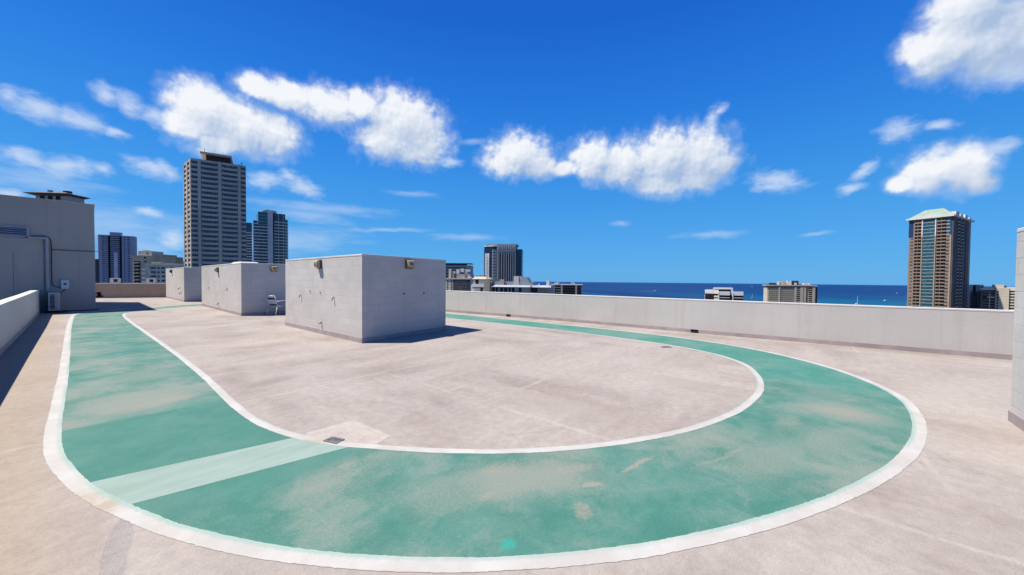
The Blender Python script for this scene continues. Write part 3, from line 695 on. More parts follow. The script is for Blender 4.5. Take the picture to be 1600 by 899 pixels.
# ------------------------------------------------------------------ tall grey stair tower at the left, with its pipes and air conditioner
ty = 27.87
tw = thing('stair_tower', 'tall windowless grey stair tower at the left end of the roof, its wall in shade', 'stair tower', (1.265, ty, 0))
TW = [(0, 0), (0.25, 9.0), (-9.5, 9.3), (-9.75, 0)]
MB().prism(TW, 0, 5.22).build('wall', M_tower_grey, tw)
MB().prism([(0.02, -0.02), (0.27, 9.02), (-9.5, 9.32), (-9.77, -0.02)], 5.22, 5.28).build('roof_cap', M_tower_grey, tw, 0.01)
MB().box(-9.7, -1.60, -0.05, -0.002, 0, 3.42).build('lower_panel', M_tower_grey, tw, 0.006)        # lower facing below the louvre
mb = MB()
for z in (2.92,): mb.box(-1.58, 0.0, -0.004, -0.001, z - .006, z + .006)
mb.box(-2.45, -2.44, -0.054, -0.051, 0, 2.8)
mb.build('wall_joint', M_fin, tw)
lv = MB(); lv.box(-9.0, -1.98, -0.07, -0.003, 3.44, 3.50); lv.box(-9.0, -1.98, -0.07, -0.003, 3.86, 3.92); lv.box(-2.06, -1.98, -0.068, -0.004, 3.50, 3.86)
lvo = lv.build('louvre', M_pipe, tw)
lb = MB()
for k in range(4): lb.obox((-5.5, -0.035, 3.55 + k * 0.09), (3.45, 0, 0), (0, 0.03, 0.026), (0, 0, 0.007))
lb.build('slat', M_pipe, lvo); MB().box(-9.0, -2.06, -0.012, -0.002, 3.50, 3.86).build('dark_backing', M_black, lvo)
dp = thing('downpipe', 'pale boxed pipe bending down the grey stair tower to the air conditioner', 'pipe', (1.265, ty, 0))
mb = MB(); mb.box(-2.02, -1.44, -0.15, -0.055, 3.40, 3.49); mb.box(-1.53, -1.44, -0.149, -0.054, 0.98, 3.40)
mb.build('trunking', M_pipe, dp, 0.01)
for z in (1.5, 2.3, 3.1): MB().box(-1.55, -1.42, -0.155, -0.003, z, z + 0.03).build('bracket', M_pipe, dp)
cb = thing('cable', 'black cable looping down the grey wall from the louvre to the white switch box', 'cable', (1.265, ty, 0))
pts = [(-2.1, -0.10, 3.43), (-1.95, -0.10, 3.50), (-1.62, -0.12, 3.56), (-1.44, -0.10, 3.50), (-1.375, -0.07, 3.36), (-1.36, -0.05, 3.1), (-1.37, -0.05, 2.2), (-1.36, -0.05, 1.4), (-1.33, -0.05, 1.24), (-1.22, -0.05, 1.17), (-1.02, -0.05, 1.14), (-0.86, -0.05, 1.2)]
MB().tube(pts, 0.014, 6).build('upper_run', M_black, cb, smooth=True)
MB().tube([(-0.98, -0.05, 1.10), (-0.99, -0.06, 1.02), (-1.05, -0.09, 0.96), (-1.12, -0.15, 0.9)], 0.014, 6).build('unit_whip', M_black, cb, smooth=True)
MB().tube([(-1.05, -0.55, 0.07), (-0.8, -0.45, 0.05), (-0.5, -0.25, 0.03), (-0.1, -0.18, 0.03), (0.12, -0.16, 0.06)], 0.018, 6).build('floor_run', M_black, cb, smooth=True)
cd = thing('conduit', 'thin grey conduit crossing the stair tower and hooking round its corner', 'conduit', (1.265, ty, 0))
MB().tube([(-1.36, -0.03, 2.945), (-0.2, -0.03, 2.94), (0.04, -0.03, 2.94), (0.13, -0.03, 2.92), (0.17, -0.03, 2.84), (0.17, -0.03, 2.74)], 0.013, 6).build('pipe', M_iron, cd, smooth=True)
sbx = thing('switch_box', 'small white electrical switch box on the grey stair tower', 'switch box', (0.295 + 0.0, ty, 1.30))
MB().box(-0.125, 0.125, -0.12, -0.002, -0.22, 0.22).build('case', M_whitemetal, sbx, 0.012)
MB().box(-0.13, 0.13, -0.13, -0.002, 0.221, 0.24).build('hood', M_acgrey, sbx); MB().box(-0.045, 0.045, -0.135, -0.121, -0.02, 0.06).build('handle', M_black, sbx, 0.004)
ac = thing('air_conditioner', 'white outdoor air conditioning unit standing by the foot of the grey stair tower', 'air conditioner', (-0.045, ty - 0.42, 0))
MB().box(-0.17, 0.17, -0.40, 0.36, 0.10, 0.92).build('casing', M_whitemetal, ac, 0.012)
MB().box(-0.12, 0.02, -0.413, -0.401, 0.16, 0.86).build('coil_grille', M_fin, ac)
gb = MB()
for k in range(5): gb.box(-0.12 + k * 0.035 - .003, -0.12 + k * 0.035 + .003, -0.422, -0.414, 0.16, 0.86)
for k in range(4): gb.box(-0.12, 0.02, -0.424, -0.4225, 0.2 + k * 0.2, 0.212 + k * 0.2)
gb.build('grille_bars', M_acgrey, ac)
MB().box(0.03, 0.15, -0.408, -0.401, 0.14, 0.88).build('service_cover', M_acgrey, ac, 0.003)
fb = MB(); fb.tube([(-0.171, -0.02, 0.52), (-0.18, -0.02, 0.52)], 0.30, 24); fb.build('fan', M_fin, ac)
for x in (-0.13, 0.13): MB().box(x - .025, x + .025, -0.44, 0.40, 0.05, 0.10).build('foot', M_black, ac)
MB().box(-0.28, 0.42, -0.52, 0.40, 0.0, 0.05).build('pad', M_black, ac, 0.01)
hy = thing('wall_valve', 'small black fitting on the corner wall of the grey stair tower', 'wall fitting', (1.30, ty + 0.9, 0.0))  # wall valve: short black pipe with a hand wheel
MB().tube([(0.0, 0, 0.82), (0.12, 0, 0.82)], 0.035, 10).build('pipe', M_black, hy)
MB().cyl(0.15, 0, 0.62, 0.70, 0.15, 14, 0, 0.11).build('base', M_black, hy); MB().cyl(0.14, 0, 0.701, 0.84, 0.09, 12, 0, 0.05).build('body', M_black, hy)
MB().cyl(0.14, 0, 0.86, 0.89, 0.085, 12).build('hand_wheel', M_black, hy); MB().cyl(0.14, 0, 0.841, 0.859, 0.02, 8).build('stem', M_black, hy)

# ------------------------------------------------------------------ patio chair and table between the sheds
def patio_chair(label, loc, rz):
    """faces local +x"""
    t = thing('patio_chair', label, 'chair', loc, rz)
    r = 0.019
    sd_ = MB()
    for s_, nm in ((-1, 'a'), (1, 'b')):
        y = 0.27 * s_
        MB().tube([(0.27, y, 0.0), (0.255, y, 0.40), (0.235, y, 0.60), (0.19, y, 0.645), (0.05, y, 0.655), (-0.26, y, 0.63)], r, 8).build('leg', M_whitemetal, t, smooth=True)   # front leg runs up into the arm
        MB().tube([(-0.33, y, 0.0), (-0.25, y, 0.38)], r, 8).build('leg', M_whitemetal, t, smooth=True)
    fr = MB()
    for y in (-0.25, 0.25): fr.tube([(0.25, y, 0.43), (-0.22, y, 0.40), (-0.36, y, 0.88)], r, 8)
    fr.tube([(0.25, -0.25, 0.43), (0.25, 0.25, 0.43)], r, 8); fr.tube([(-0.36, -0.26, 0.88), (-0.36, 0.26, 0.88)], r, 8); fr.tube([(-0.22, -0.25, 0.40), (-0.22, 0.25, 0.40)], r, 8)
    fr.build('frame', M_whitemetal, t, smooth=True)
    sb = MB()
    for k in range(7): x = 0.22 - k * 0.066; sb.box(x - .027, x + .027, -0.25, 0.25, 0.435 - k * .004, 0.441 - k * .004)
    sb.build('seat', M_whitemetal, t)
    d = Vector((-0.14, 0, 0.48)).normalized(); nrm = Vector((d.z, 0, -d.x))
    for k, (s_, hw, m_) in enumerate(((0.465, 0.055, M_whitemetal), (0.365, 0.04, M_strap), (0.265, 0.055, M_whitemetal), (0.16, 0.04, M_whitemetal), (0.085, 0.025, M_strap))):
        c = Vector((-0.22, 0, 0.40)) + d * s_ + nrm * 0.018
        o = MB().obox(c, tuple(nrm * 0.004), (0, 0.245, 0), tuple(d * hw)).build('back_slat', m_, t)
    return t
patio_chair('white metal patio chair with dark back straps in front of the middle shed', (6.40, 18.95, 0), R(20))
tb = thing('patio_table', 'white patio table mostly hidden behind the nearest shed, beside the chair', 'table', (7.22, 18.55, 0))
MB().cyl(0, 0, 0.69, 0.72, 0.46, 32).build('table_top', M_whitemetal, tb, 0.008)
MB().cyl(0, 0, 0.62, 0.689, 0.40, 32, 0, 0.43).build('apron', M_acgrey, tb)
for k in range(4):
    a = R(45 + 90 * k); MB().tube([(0.36 * math.cos(a), 0.36 * math.sin(a), 0.63), (0.40 * math.cos(a), 0.40 * math.sin(a), 0.0)], 0.016, 8).build('leg', M_whitemetal, tb, smooth=True)

# ------------------------------------------------------------------ floor drains
def drain(label, x, y, rz, w, d):
    t = thing('floor_drain', label, 'floor drain', (x, y, 0.005), rz)
    fr = MB(); fr.box(-w / 2 - .015, w / 2 + .015, -d / 2 - .015, -d / 2, 0, 0.006); fr.box(-w / 2 - .015, w / 2 + .015, d / 2, d / 2 + .015, 0, 0.006)
    fr.box(-w / 2 - .015, -w / 2, -d / 2, d / 2, 0, 0.0055); fr.box(w / 2, w / 2 + .015, -d / 2, d / 2, 0, 0.0055); fr.build('frame', M_iron, t)
    MB().box(-w / 2, w / 2, -d / 2, d / 2, -0.0, 0.0015).build('sump', M_black, t)
    gb = MB()
    n = 7
    for k in range(n): yy = -d / 2 + (k + .5) * d / n; gb.box(-w / 2, w / 2, yy - d / n * .28, yy + d / n * .28, 0.002, 0.005)
    gb.box(-0.006, 0.006, -d / 2, d / 2, 0.0052, 0.007); gb.build('grate', M_iron, t)
drain('rusty grey slotted floor drain where the mint band meets the inner white line', 1.815, 3.85, R(-72), 0.145, 0.085)
drain('small flat floor drain on the far inner white line, ahead of the ocean side parapet', 9.82, 2.86, R(-40), 0.22, 0.10)

# ------------------------------------------------------------------ the city round the roof
M_beige = plain('beige_concrete', (0.72, 0.62, 0.47), var=0.10, scale=0.08, streak=0.3)
M_beige_lt = plain('pale_concrete', (0.58, 0.52, 0.42), var=0.10, scale=0.08, streak=0.3)
M_brown = plain('brown_panel', (0.17, 0.115, 0.085), var=0.15, scale=0.15)
M_bluegrey = plain('blue_grey_paint', (0.50, 0.475, 0.56), var=0.07, scale=0.06, streak=0.25)
M_white = plain('white_paint', (0.88, 0.85, 0.78), var=0.06, scale=0.08, streak=0.25)
M_cream = plain('cream_paint', (0.80, 0.71, 0.52), var=0.08, scale=0.08, streak=0.3)
M_tan = plain('tan_paint', (0.70, 0.57, 0.39), var=0.10, scale=0.08, streak=0.3)
M_olive = plain('olive_paint', (0.46, 0.40, 0.27), var=0.10, scale=0.08, streak=0.3)
M_grey = plain('grey_concrete', (0.52, 0.485, 0.42), var=0.12, scale=0.08, streak=0.35)
M_greygreen = plain('grey_green_paint', (0.66, 0.645, 0.535), var=0.10, scale=0.08, streak=0.3)
M_dkgrey = plain('dark_panel', (0.075, 0.078, 0.085), var=0.15, scale=0.1)
M_slate = plain('blue_grey_roofing', (0.48, 0.52, 0.54), var=0.12, scale=0.1, streak=0.3)
M_greenroof = plain('green_copper_roof', (0.34, 0.45, 0.335), var=0.12, scale=0.15, streak=0.4)
M_darkroof = plain('dark_roof_tiles', (0.11, 0.14, 0.13), var=0.2, scale=0.3, streak=0.4)
M_pink = plain('pinkish_stucco', (0.37, 0.27, 0.195), var=0.08, scale=0.08, streak=0.25)
M_shadow_brown = plain('brown_shadow_tone', (0.15, 0.115, 0.11), var=0.12, scale=0.08, streak=0.25)  # shadow on the slab front and tower side is put into this brown
M_tancol = plain('tan_column', (0.47, 0.385, 0.26), var=0.08, scale=0.1, streak=0.2)
M_g_dark = glass('window_dark', (0.018, 0.024, 0.040), amount=0.45, curtain=(0.32, 0.31, 0.28))
M_g_blue = glass('window_blue', (0.022, 0.040, 0.085), amount=0.15, curtain=(0.20, 0.22, 0.26), spec=0.4)
M_g_teal = glass('window_teal', (0.012, 0.058, 0.078), amount=0.12, curtain=(0.06, 0.13, 0.16), spec=0.6)
M_hole_shade = plain('recess_shade_tone', (0.022, 0.020, 0.022), var=0.3, scale=0.2)  # near-black colour stands in for the shade inside openings and recesses
M_recess = plain('balcony_shade', (0.10, 0.085, 0.075), var=0.3, scale=0.3)  # dark brown stands in for the shade inside balconies and galleries

def grid_window(w, h, nm=1, frame=0.10, d=0.12, nh=0, gm=None, fm=None, squares=False):
    """window bay: pane set in a frame with mullions, facing -y"""
    mb = MB(); mb.quad([(0, 0, 0), (w, 0, 0), (w, 0, h), (0, 0, h)], 0)
    f = frame
    mb.box(0, w, -d, -0.01, 0, f, 1); mb.box(0, w, -d, -0.01, h - f, h, 1); mb.box(0, f, -d, -0.011, f, h - f, 1); mb.box(w - f, w, -d, -0.011, f, h - f, 1)
    for k in range(1, nm): x = w * k / nm; mb.box(x - f * .5, x + f * .5, -d * .8, -0.012, f, h - f, 1)
    for k in range(1, nh + 1): z = h * k / (nh + 1); mb.box(f, w - f, -d * .7, -0.013, z - f * .4, z + f * .4, 1)
    if squares:
        for x in (0.35, w - 0.95): mb.box(x, x + 0.6, -d * 1.2, -0.014, 0.15, 0.6, 2)
    return mb.mesh('window', [gm or M_g_dark, fm or M_dkgrey, M_beige_lt])
class B:
    """a building: Empty at street level, local x along the front (to the right seen from the roof), y into it, z up"""
    def __init__(s, name, label, cat, p0, yaw, scale_px=None, group=None):
        s.t = thing(name, label, cat, (p0[0], p0[1], GZ), yaw, group)
    def part(s, name, mb, m, parent=None): return mb.build(name, m, parent or s.t)
    def box(s, name, m, *a): return MB().box(*a).build(name, m, s.t)
def two(p, q): return math.atan2(q[1] - p[1], q[0] - p[0])
def scaled(p, k): return tuple(e + (c - e) * k for c, e in zip(p, EYE))
def ey(px): return 437 + 0.00785 * (px - 800)
class Low(B):
    """building with its front square to the line of sight of the roof camera, measured in metres from its left corner"""
    def __init__(s, name, label, cat, px, D, turn=0.0, group=None):
        s.s = D / FPX; s.px = px; s.D = D; s.tn = R(turn)
        lat = (px - 800) * s.s
        B.__init__(s, name, label, cat, cp(lat, D), math.atan2(_r0.y, _r0.x) + R(turn), group=group)
    def X(s, px):
        k = (px - 800) / FPX; return (k * s.D - (s.px - 800) * s.s) / (math.cos(s.tn) - k * math.sin(s.tn))
    def Z(s, px, py): return EYE.z + (ey(px) - py) * s.s - GZ
FL = -GZ                                                     # local height of our own roof deck

# --- beige high-rise
P0, P1 = (49.5, 276.6), (73.9, 269.2); H1 = 69.6 - GZ; W, D_ = 25.5, 19.0
b = B('apartment_tower', 'tallest tower in view, beige with rows of dark windows and a flat brown crown', 'tower', P0, two(P0, P1))
pit = 2.80; nfl = 23; zb = H1 - 1.2 - nfl * pit
yw = two(P0, P1); sx, sy = 19.1 * math.sin(yw), 19.1 * math.cos(yw)              # its left side runs off a little askew
foot = [(0, 0), (W, 0), (W + sx, sy), (sx, sy)]
core = [(0.45, 0.4), (W - 0.4, 0.4), (W + sx - .4, sy - .4), (sx + .45, sy - .4)]
b.part('wall', MB().prism(foot, 0, zb).prism(core, zb, H1 - 0.5), M_beige)
for k in range(nfl + 1):
    z = zb + k * pit; b.part('spandrel', MB().prism(foot, z - (0.0 if k == 0 else 0.02), z + (1.12 if k < nfl else 1.2)), M_beige)
sp = []
for x0, x1 in ((2.9, 4.3), (12.2, 13.7), (21.5, 22.9)): b.box('pier', M_beige, x0, x1, -0.35, 0.39, zb, H1 + 0.05)
ux_, uy_ = sx / 19.1, sy / 19.1
for y0, y1 in ((0.45, 2.4), (8.6, 11.6), (17.6, 19.02)):
    b.part('pier', MB().prism([(ux_ * y0 - .25, uy_ * y0), (ux_ * y0 + .4, uy_ * y0), (ux_ * y1 + .4, uy_ * y1), (ux_ * y1 - .25, uy_ * y1)], zb, H1 + 0.04), M_beige)
wA = grid_window(7.9, 1.66, 7, 0.14, squares=True, gm=M_g_blue, fm=M_olive); wB = grid_window(7.8, 1.66, 7, 0.14, squares=True, gm=M_g_blue, fm=M_olive); wC = grid_window(2.85, 1.66, 3, 0.14, gm=M_g_blue, fm=M_olive); wD = grid_window(2.55, 1.66, 3, 0.14, gm=M_g_blue, fm=M_olive)
for me_, x in ((wA, 4.3), (wB, 13.7), (wC, 0.05), (wD, 22.9)):
    copies('window', me_, b.t, [(x, 0.395, zb + k * pit + 1.12) for k in range(nfl)])
rec = MB(); rec.box(0, 6.0, -0.02, 0, 0, 1.66); recm = rec.mesh('balcony_opening', [M_hole_shade])
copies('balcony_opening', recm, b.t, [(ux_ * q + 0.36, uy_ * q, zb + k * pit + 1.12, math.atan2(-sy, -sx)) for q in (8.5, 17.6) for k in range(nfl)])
crown = b.box('penthouse', M_brown, 6.5, 18.0, 3.0, 15.5, H1 - 0.4, H1 + 3.6)
MB().prism([(4.0, -0.3), (18.6, -0.3), (18.6, 17.5), (4.0, 17.5)], H1 + 3.6, H1 + 4.6).build('crown_slab', M_beige, crown)
fn = MB().mesh
finm = MB(); finm.quad([(0, 0, 0), (0, 2.6, -2.6), (0, 2.6, 0)]); finm.quad([(0.3, 0, 0), (0.3, 2.6, 0), (0.3, 2.6, -2.6)]); finm.quad([(0, 0, 0), (0.3, 0, 0), (0.3, 2.6, -2.6), (0, 2.6, -2.6)])
copies('fin', finm.mesh('fin', [M_brown]), crown, [(x, -0.1 + 0.35, H1 + 3.6) for x in (6.6, 8.2, 10.6, 13.4, 15.6, 17.6)])
an = MB().tube([(6.0, 1, H1 + 4.6), (6.0, 1, H1 + 6.8)], 0.12, 6).build('antenna', M_dkgrey, b.t)
MB().tube([(23.3, 3, H1 - 0.1), (23.3, 3, H1 + 1.6)], 0.10, 6).tube([(22.9, 3, H1 + 1.9), (23.7, 3, H1 + 1.9)], 0.4, 8).build('roof_vent', M_dkgrey, b.t)

# --- blue-grey slab with a recessed balcony bay
k_ = 1.29
P0, P1 = scaled((29.3, 593.2, 46.3), k_), scaled((55.6, 585.2, 46.3), k_); H2 = P0[2] - GZ; W, D_ = 35.6, 14.0
b = B('apartment_tower', 'blue grey apartment slab with striped balcony bay, right of the stair tower', 'tower', P0, two(P0, P1))
pit = 2.68; nfl = 26; zb = H2 - 1.0 - nfl * pit
b.part('wall', MB().prism([(0, 0), (9.2, 0), (9.2, D_), (14 * math.sin(two(P0, P1)) - .4, 13.4)], 0, H2).box(9.2, 23.0, 1.6, D_, 0, H2).box(23.0, W, 0, D_, 0, H2 - 0.02), M_bluegrey)
b.box('roof_house', M_bluegrey, 10.4, 21.7, 3, 10, H2, H2 + 4.6)
b.part('bay_recess', MB().box(9.25, 22.95, 1.45, 1.58, zb - 30, H2 - 1), M_hole_shade)
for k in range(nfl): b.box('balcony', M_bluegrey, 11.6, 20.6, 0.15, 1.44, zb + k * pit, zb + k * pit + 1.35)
for x in (9.9, 22.0): b.box('bay_slot', M_hole_shade, x - .55, x + .55, 0.9, 1.44, zb - 30, H2 - 1)
b.box('shaft', plain('pale_blue_paint', (0.80, 0.80, 0.82), var=0.06, scale=0.1), 15.0, 18.6, -0.25, 1.43, 0, 27.6 * k_ - GZ)
for w_, xs in ((2.6, (3.6, 28.6)), (1.5, (7.0, 24.9))):
    me_ = grid_window(w_, 1.15, 2, frame=0.08)
    copies('window', me_, b.t, [(x, -0.02, zb + k * pit + 0.9) for x in xs for k in range(2, nfl)])

# --- tan hotel with a flared parapet
b = Low('hotel', 'small tan hotel with stacked balconies and a cream roof house, beside the blue grey slab', 'hotel', 208, 300)
s = b.s; Wd = b.X(236); H3 = b.Z(220, 399.5)
b.part('wall', MB().box(0, Wd, 0, 22, 0, H3 - 3).prism([(0, 0), (Wd, 0), (Wd, 22), (0, 22)], H3 - 3.0, H3, 0, [(-2.4, -0.4), (Wd, -0.4), (Wd, 22), (-2.4, 22)]), M_tan)
b.box('roof_house', M_cream, b.X(212.5), b.X(234), 2, 12, H3 + .01, b.Z(220, 392.3))
b.box('roof_house', M_cream, b.X(216), b.X(220), 4, 8, b.Z(220, 392.3) + .01, b.Z(220, 390.6))
for k in range(3): b.box('roof_window', M_hole_shade, b.X(226) , b.X(228), 1.9, 1.99, H3 + 1.0 - k * 2.9, H3 + 2.4 - k * 2.9) if k == 0 else b.box('window', M_hole_shade, b.X(226), b.X(229), -0.45 if k == 1 else -0.06, -0.41 if k == 1 else -0.01, H3 + 0.6 - k * 3.1, H3 + 2.0 - k * 3.1)
b.box('balcony_recess', M_hole_shade, b.X(209.5), b.X(219.5), -0.06, -0.01, FL - 20, H3 - 4.5)
for k in range(9):
    z = H3 - 6.6 - k * 2.75; b.box('balcony', M_tan, b.X(209), b.X(214.2), -1.3, -0.07, z, z + 1.05); b.box('balcony', M_tan, b.X(215), b.X(219), -1.3, -0.07, z + 0.2, z + 1.25)

# --- grey brown block behind it
b = Low('office_block', 'plain grey brown block with a stepped top, behind the tan hotel', 'building', 238, 420)
b.box('wall', M_olive, 0, b.X(252), 0, 20, 0, b.Z(245, 397.5)); b.box('lower_wing', M_olive, b.X(252) + .01, b.X(262), 1, 20, 0, b.Z(257, 401))
b.box('slot_window', M_hole_shade, 0.2, b.X(240.6), -0.05, -0.01, b.Z(240, 425), b.Z(240, 402))

# --- grey green flats with white balcony ends
b = Low('apartment_block', 'low grey green apartment block with white balcony ends, above the tan end parapet', 'building', 228.5, 240)
Wd = b.X(290); H5 = b.Z(245, 414)
b.part('wall', MB().box(0, Wd, 0, 16, 0, H5), M_greygreen)
b.box('roof_house', M_grey, b.X(230), b.X(262), 3, 9, H5 + .01, H5 + 1.1)
for x in (232, 238, 243): b.box('roof_vent', M_cream, b.X(x), b.X(x + 3), 2, 4, H5 + 1.11, H5 + 1.9)
b.box('parapet', M_cream, -0.2, Wd, -0.2, 0.3, H5 + 0.0, H5 + 0.6)
for k in range(8):
    z = H5 - 2.4 - k * 2.72
    b.box('balcony', M_white, -2.3, -0.01, -0.6, 8, z - 1.2, z - 0.1)
    b.box('balcony_floor', M_cream, -2.0, -0.012, 0.4, 7.8, z - 2.8, z - 1.21) if k == 7 else None
win5 = [(x0, -0.03, H5 - 2.6 - k * 2.72) for k in range(8) for x0 in (b.X(235.5), b.X(252.5), b.X(266), b.X(280))]
copies('window', grid_window(b.X(244) - b.X(235.5), 1.05, 4, 0.07), b.t, [w for w in win5 if w[0] < 5]); 
copies('window', grid_window(b.X(258) - b.X(252.5), 1.05, 3, 0.07), b.t, [w for w in win5 if w[0] >= 5])
copies('vent_grille', MB().box(0, b.X(249.5) - b.X(246.5), -0.04, 0, 0, 1.2).mesh('vent_grille', [M_hole_shade]), b.t, [(b.X(246.5), -0.002, H5 - 2.7 - k * 2.72) for k in range(8)])

# --- low dark office between the stair tower and the blue slab
b = Low('office_block', 'narrow dark office sliver between the stair tower and the blue grey slab', 'building', 138, 430)
b.box('wall', M_dkgrey, 0, b.X(151), 0, 3, 0, b.Z(150, 405))
copies('window_band', MB().box(0.4, b.X(151) - .4, -0.06, 0, 0, 1.2).mesh('window_band', [M_g_blue]), b.t, [(0, -0.002, b.Z(150, 408) - k * 3.2) for k in range(9)])

# --- two white boxes standing outside the end parapet
for lab, (x, y) in (('white boxed fan unit beyond the end parapet, in front of the blue grey slab', (3.02, 43.1)), ('white boxed fan unit beyond the end parapet, next to the farthest shed', (4.97, 42.25))):
    t = thing('fan_unit', lab, 'fan unit', (x, y, 1.165), R(-25), 'fan units along the end parapet')
    MB().box(-0.27, 0.27, -0.17, 0.17, 0.04, 0.38).build('casing', M_whitemetal, t, 0.015)
    MB().box(-0.04, 0.19, -0.185, -0.171, 0.09, 0.31).build('fan_opening', M_hole_shade, t)
    for q in (-0.18, 0.18): MB().box(q - .03, q + .03, -0.15, 0.15, 0.0, 0.04).build('foot', M_acgrey, t)

# --- glass tower and its lower wing
P0, P1 = (121.5, 408.4), (141.7, 403.9); H7 = 64.6 - GZ; W, D_ = 22.5, 30.0
b = B('glass_tower', 'glass condominium tower with rounded crown and grey stair shaft, right of the beige tower', 'tower', P0, two(P0, P1))
pit = 2.95; nfl = 19; zb = H7 - 3.5 - nfl * pit
M_g_green = glass('window_grey_green', (0.035, 0.055, 0.055), amount=0.3, curtain=(0.2, 0.22, 0.2), spec=0.4)
M_shaft = plain('grey_green_shaft', (0.74, 0.75, 0.67), var=0.08, scale=0.1, streak=0.2)
b.part('wall', MB().box(0.3, W - .3, 0.3, D_, 0, H7 - 0.6).prism([(W - .3, 0.5), (W + 2.4, 4.5), (W + 2.4, D_ - 2), (W - .3, D_)], 0, H7 - 5.5), M_g_green)
b.box('stair_shaft', M_shaft, 7.6, 11.8, -0.5, 5, 0, H7 + 0.3)
mb = MB().cyl(9.8, 6.5, H7 + .02, H7 + 1.6, 5.6, 24); mb.cyl(9.8, 6.5, H7 + 1.61, H7 + 2.0, 6.1, 24); b.part('crown', mb, M_shaft)
b.box('roof_unit', M_dkgrey, 7.5, 9.0, 4, 6, H7 + 2.01, H7 + 3.0); b.box('roof_unit', M_dkgrey, 11, 12.5, 4, 6, H7 + 2.01, H7 + 2.7)
b.box('dark_slot', M_hole_shade, 11.81, 12.9, -0.1, 0.29, H7 - 20, H7 - 1.5)
for k in range(nfl + 1):
    z = zb + k * pit
    if k < nfl - 3: b.box('balcony', M_shaft, -0.2, 7.59, -0.9, 0.28, z, z + 0.95)
    if k < nfl - 1: b.part('balcony', MB().prism([(12.95, 0.28), (12.95, -0.7), (W - 1.0, -0.7), (W + 2.8, 4.3), (W + 2.0, 5.0), (W - 0.4, 0.28)], z + 0.1, z + 0.95), M_shaft)
copies('window', grid_window(2.4, 2.1, 2, 0.1, gm=M_g_dark), b.t, [(x, 0.27, zb + k * pit + 0.78) for k in range(nfl) for x in (0.5, 2.95, 5.1)][:96])
for x in (16.5, 20.4): b.box('mullion', M_shaft, x - .2, x + .2, -0.2, 0.27, zb, H7 - 1)
b.box('curtain_wall', M_g_teal, 0.05, 7.5, 0.05, 0.25, H7 - 13.5, H7 - 0.4)
for k in range(4): b.box('transom', M_shaft, 0.04, 7.51, 0.02, 0.045, H7 - 12.5 + k * 3, H7 - 12.3 + k * 3)
b.box('side_wing', M_g_dark, -3.6, -0.25, 1.0, 20, 0, H7 - 9)
for k in range(nfl - 2): b.box('wing_balcony', M_white if k < 11 else M_shaft, -4.0 , -0.26, 0.4 , 0.99, zb + k * pit, zb + k * pit + 1.2)
b2 = Low('glass_tower', 'narrow dark blue glass tower tucked between the beige tower and the glass condominium', 'tower', 383, 420)
Hh = b2.Z(388, 348.5)
b2.part('wall', MB().box(0, b2.X(396), 0, 20, 0, Hh - 8).box(0, b2.X(391), 0, 20, Hh - 8, Hh), M_g_blue)
for k in range(17): b2.box('balcony', M_shaft, -0.2, b2.X(396.5), -1.2, -0.01, Hh - 12 - k * 3.0, Hh - 11.1 - k * 3.0)

# --- behind the nearest shed: dark office, cream hotel with roof plant, roof-terrace house, olive block
b = Low('office_block', 'dark flat roofed office block behind the cream building with roof tanks', 'building', 690, 420)
H_ = b.Z(715, 411.5)
b.box('wall', M_grey, 0, b.X(736), 0, 22, 0, H_ - 2.5); b.box('roof_slab', M_dkgrey, -0.5, b.X(736.5), -0.6, 22, H_ - 0.6, H_); b.box('top_storey', M_dkgrey, 0.4, b.X(726), 0.3, 21, H_ - 2.49, H_ - 0.61)
for k in range(9): b.box('window_band', M_g_dark, 0.5, b.X(728), -0.06, -0.005, H_ - 6.2 - k * 3.2, H_ - 4.5 - k * 3.2)
b = Low('hotel', 'cream hotel crowded with white roof tanks and ducts, right behind the nearest shed', 'hotel', 696.5, 330, -14)
H_ = b.Z(715, 435)
b.box('wall', M_cream, 0, b.X(735.5), 0, 20, 0, H_); b.box('cornice', M_cream, -0.5, b.X(736), -0.5, 0, H_ - 0.9, H_ + 0.15)
b.box('dark_facade', M_dkgrey, b.X(708), b.X(735), -0.09, -0.01, FL - 30, H_ - 0.91)  # dark sheet stands in for the shaded part of the cream front
copies('window', grid_window(1.3, 1.5, 1, 0.1, gm=M_g_dark, fm=M_grey), b.t, [(b.X(711.5) + i * 1.9, -0.11, H_ - 3.2 - k * 2.5) for k in range(6) for i in range(6)])
copies('window', grid_window(0.9, 1.5, 1, 0.08), b.t, [(b.X(px), -0.03, H_ - 3.4 - k * 2.6) for k in range(6) for px in (698.5, 704.8)])
rp = [(699.5, 703, 432, 420.5, M_cream), (703.5, 707, 433, 424, M_white), (708, 712, 428, 423, M_white), (711.5, 716, 427, 421, M_white), (716.5, 721.5, 425, 419.8, M_white), (722, 730, 424.5, 421, M_white), (707.5, 712, 433, 428.5, M_hole_shade),
      (713, 718, 433, 427.5, M_cream), (719, 724, 433.5, 426.5, M_grey), (725, 729, 433, 424.6, M_grey), (697.8, 699.3, 431, 424.5, M_white), (708.5, 733, 434.9, 433, M_grey)]
for i, (a, c, zl, zh, m_) in enumerate(rp): b.box('roof_tank' if m_ is M_white else 'roof_plant', m_, b.X(a), b.X(c), 2 + (i % 3) * 2.5, 4.2 + (i % 3) * 2.5, H_ + .01 if zl > 431 else b.Z(715, zl), b.Z(715, zh))
b.box('plant_deck', M_grey, b.X(706), b.X(733), 2, 12, H_ + 0.02, b.Z(715, 428.6) - .02)
b.box('roof_dome', M_white, b.X(731), b.X(736), 0.5, 3, H_ + .16, H_ + 1.6)

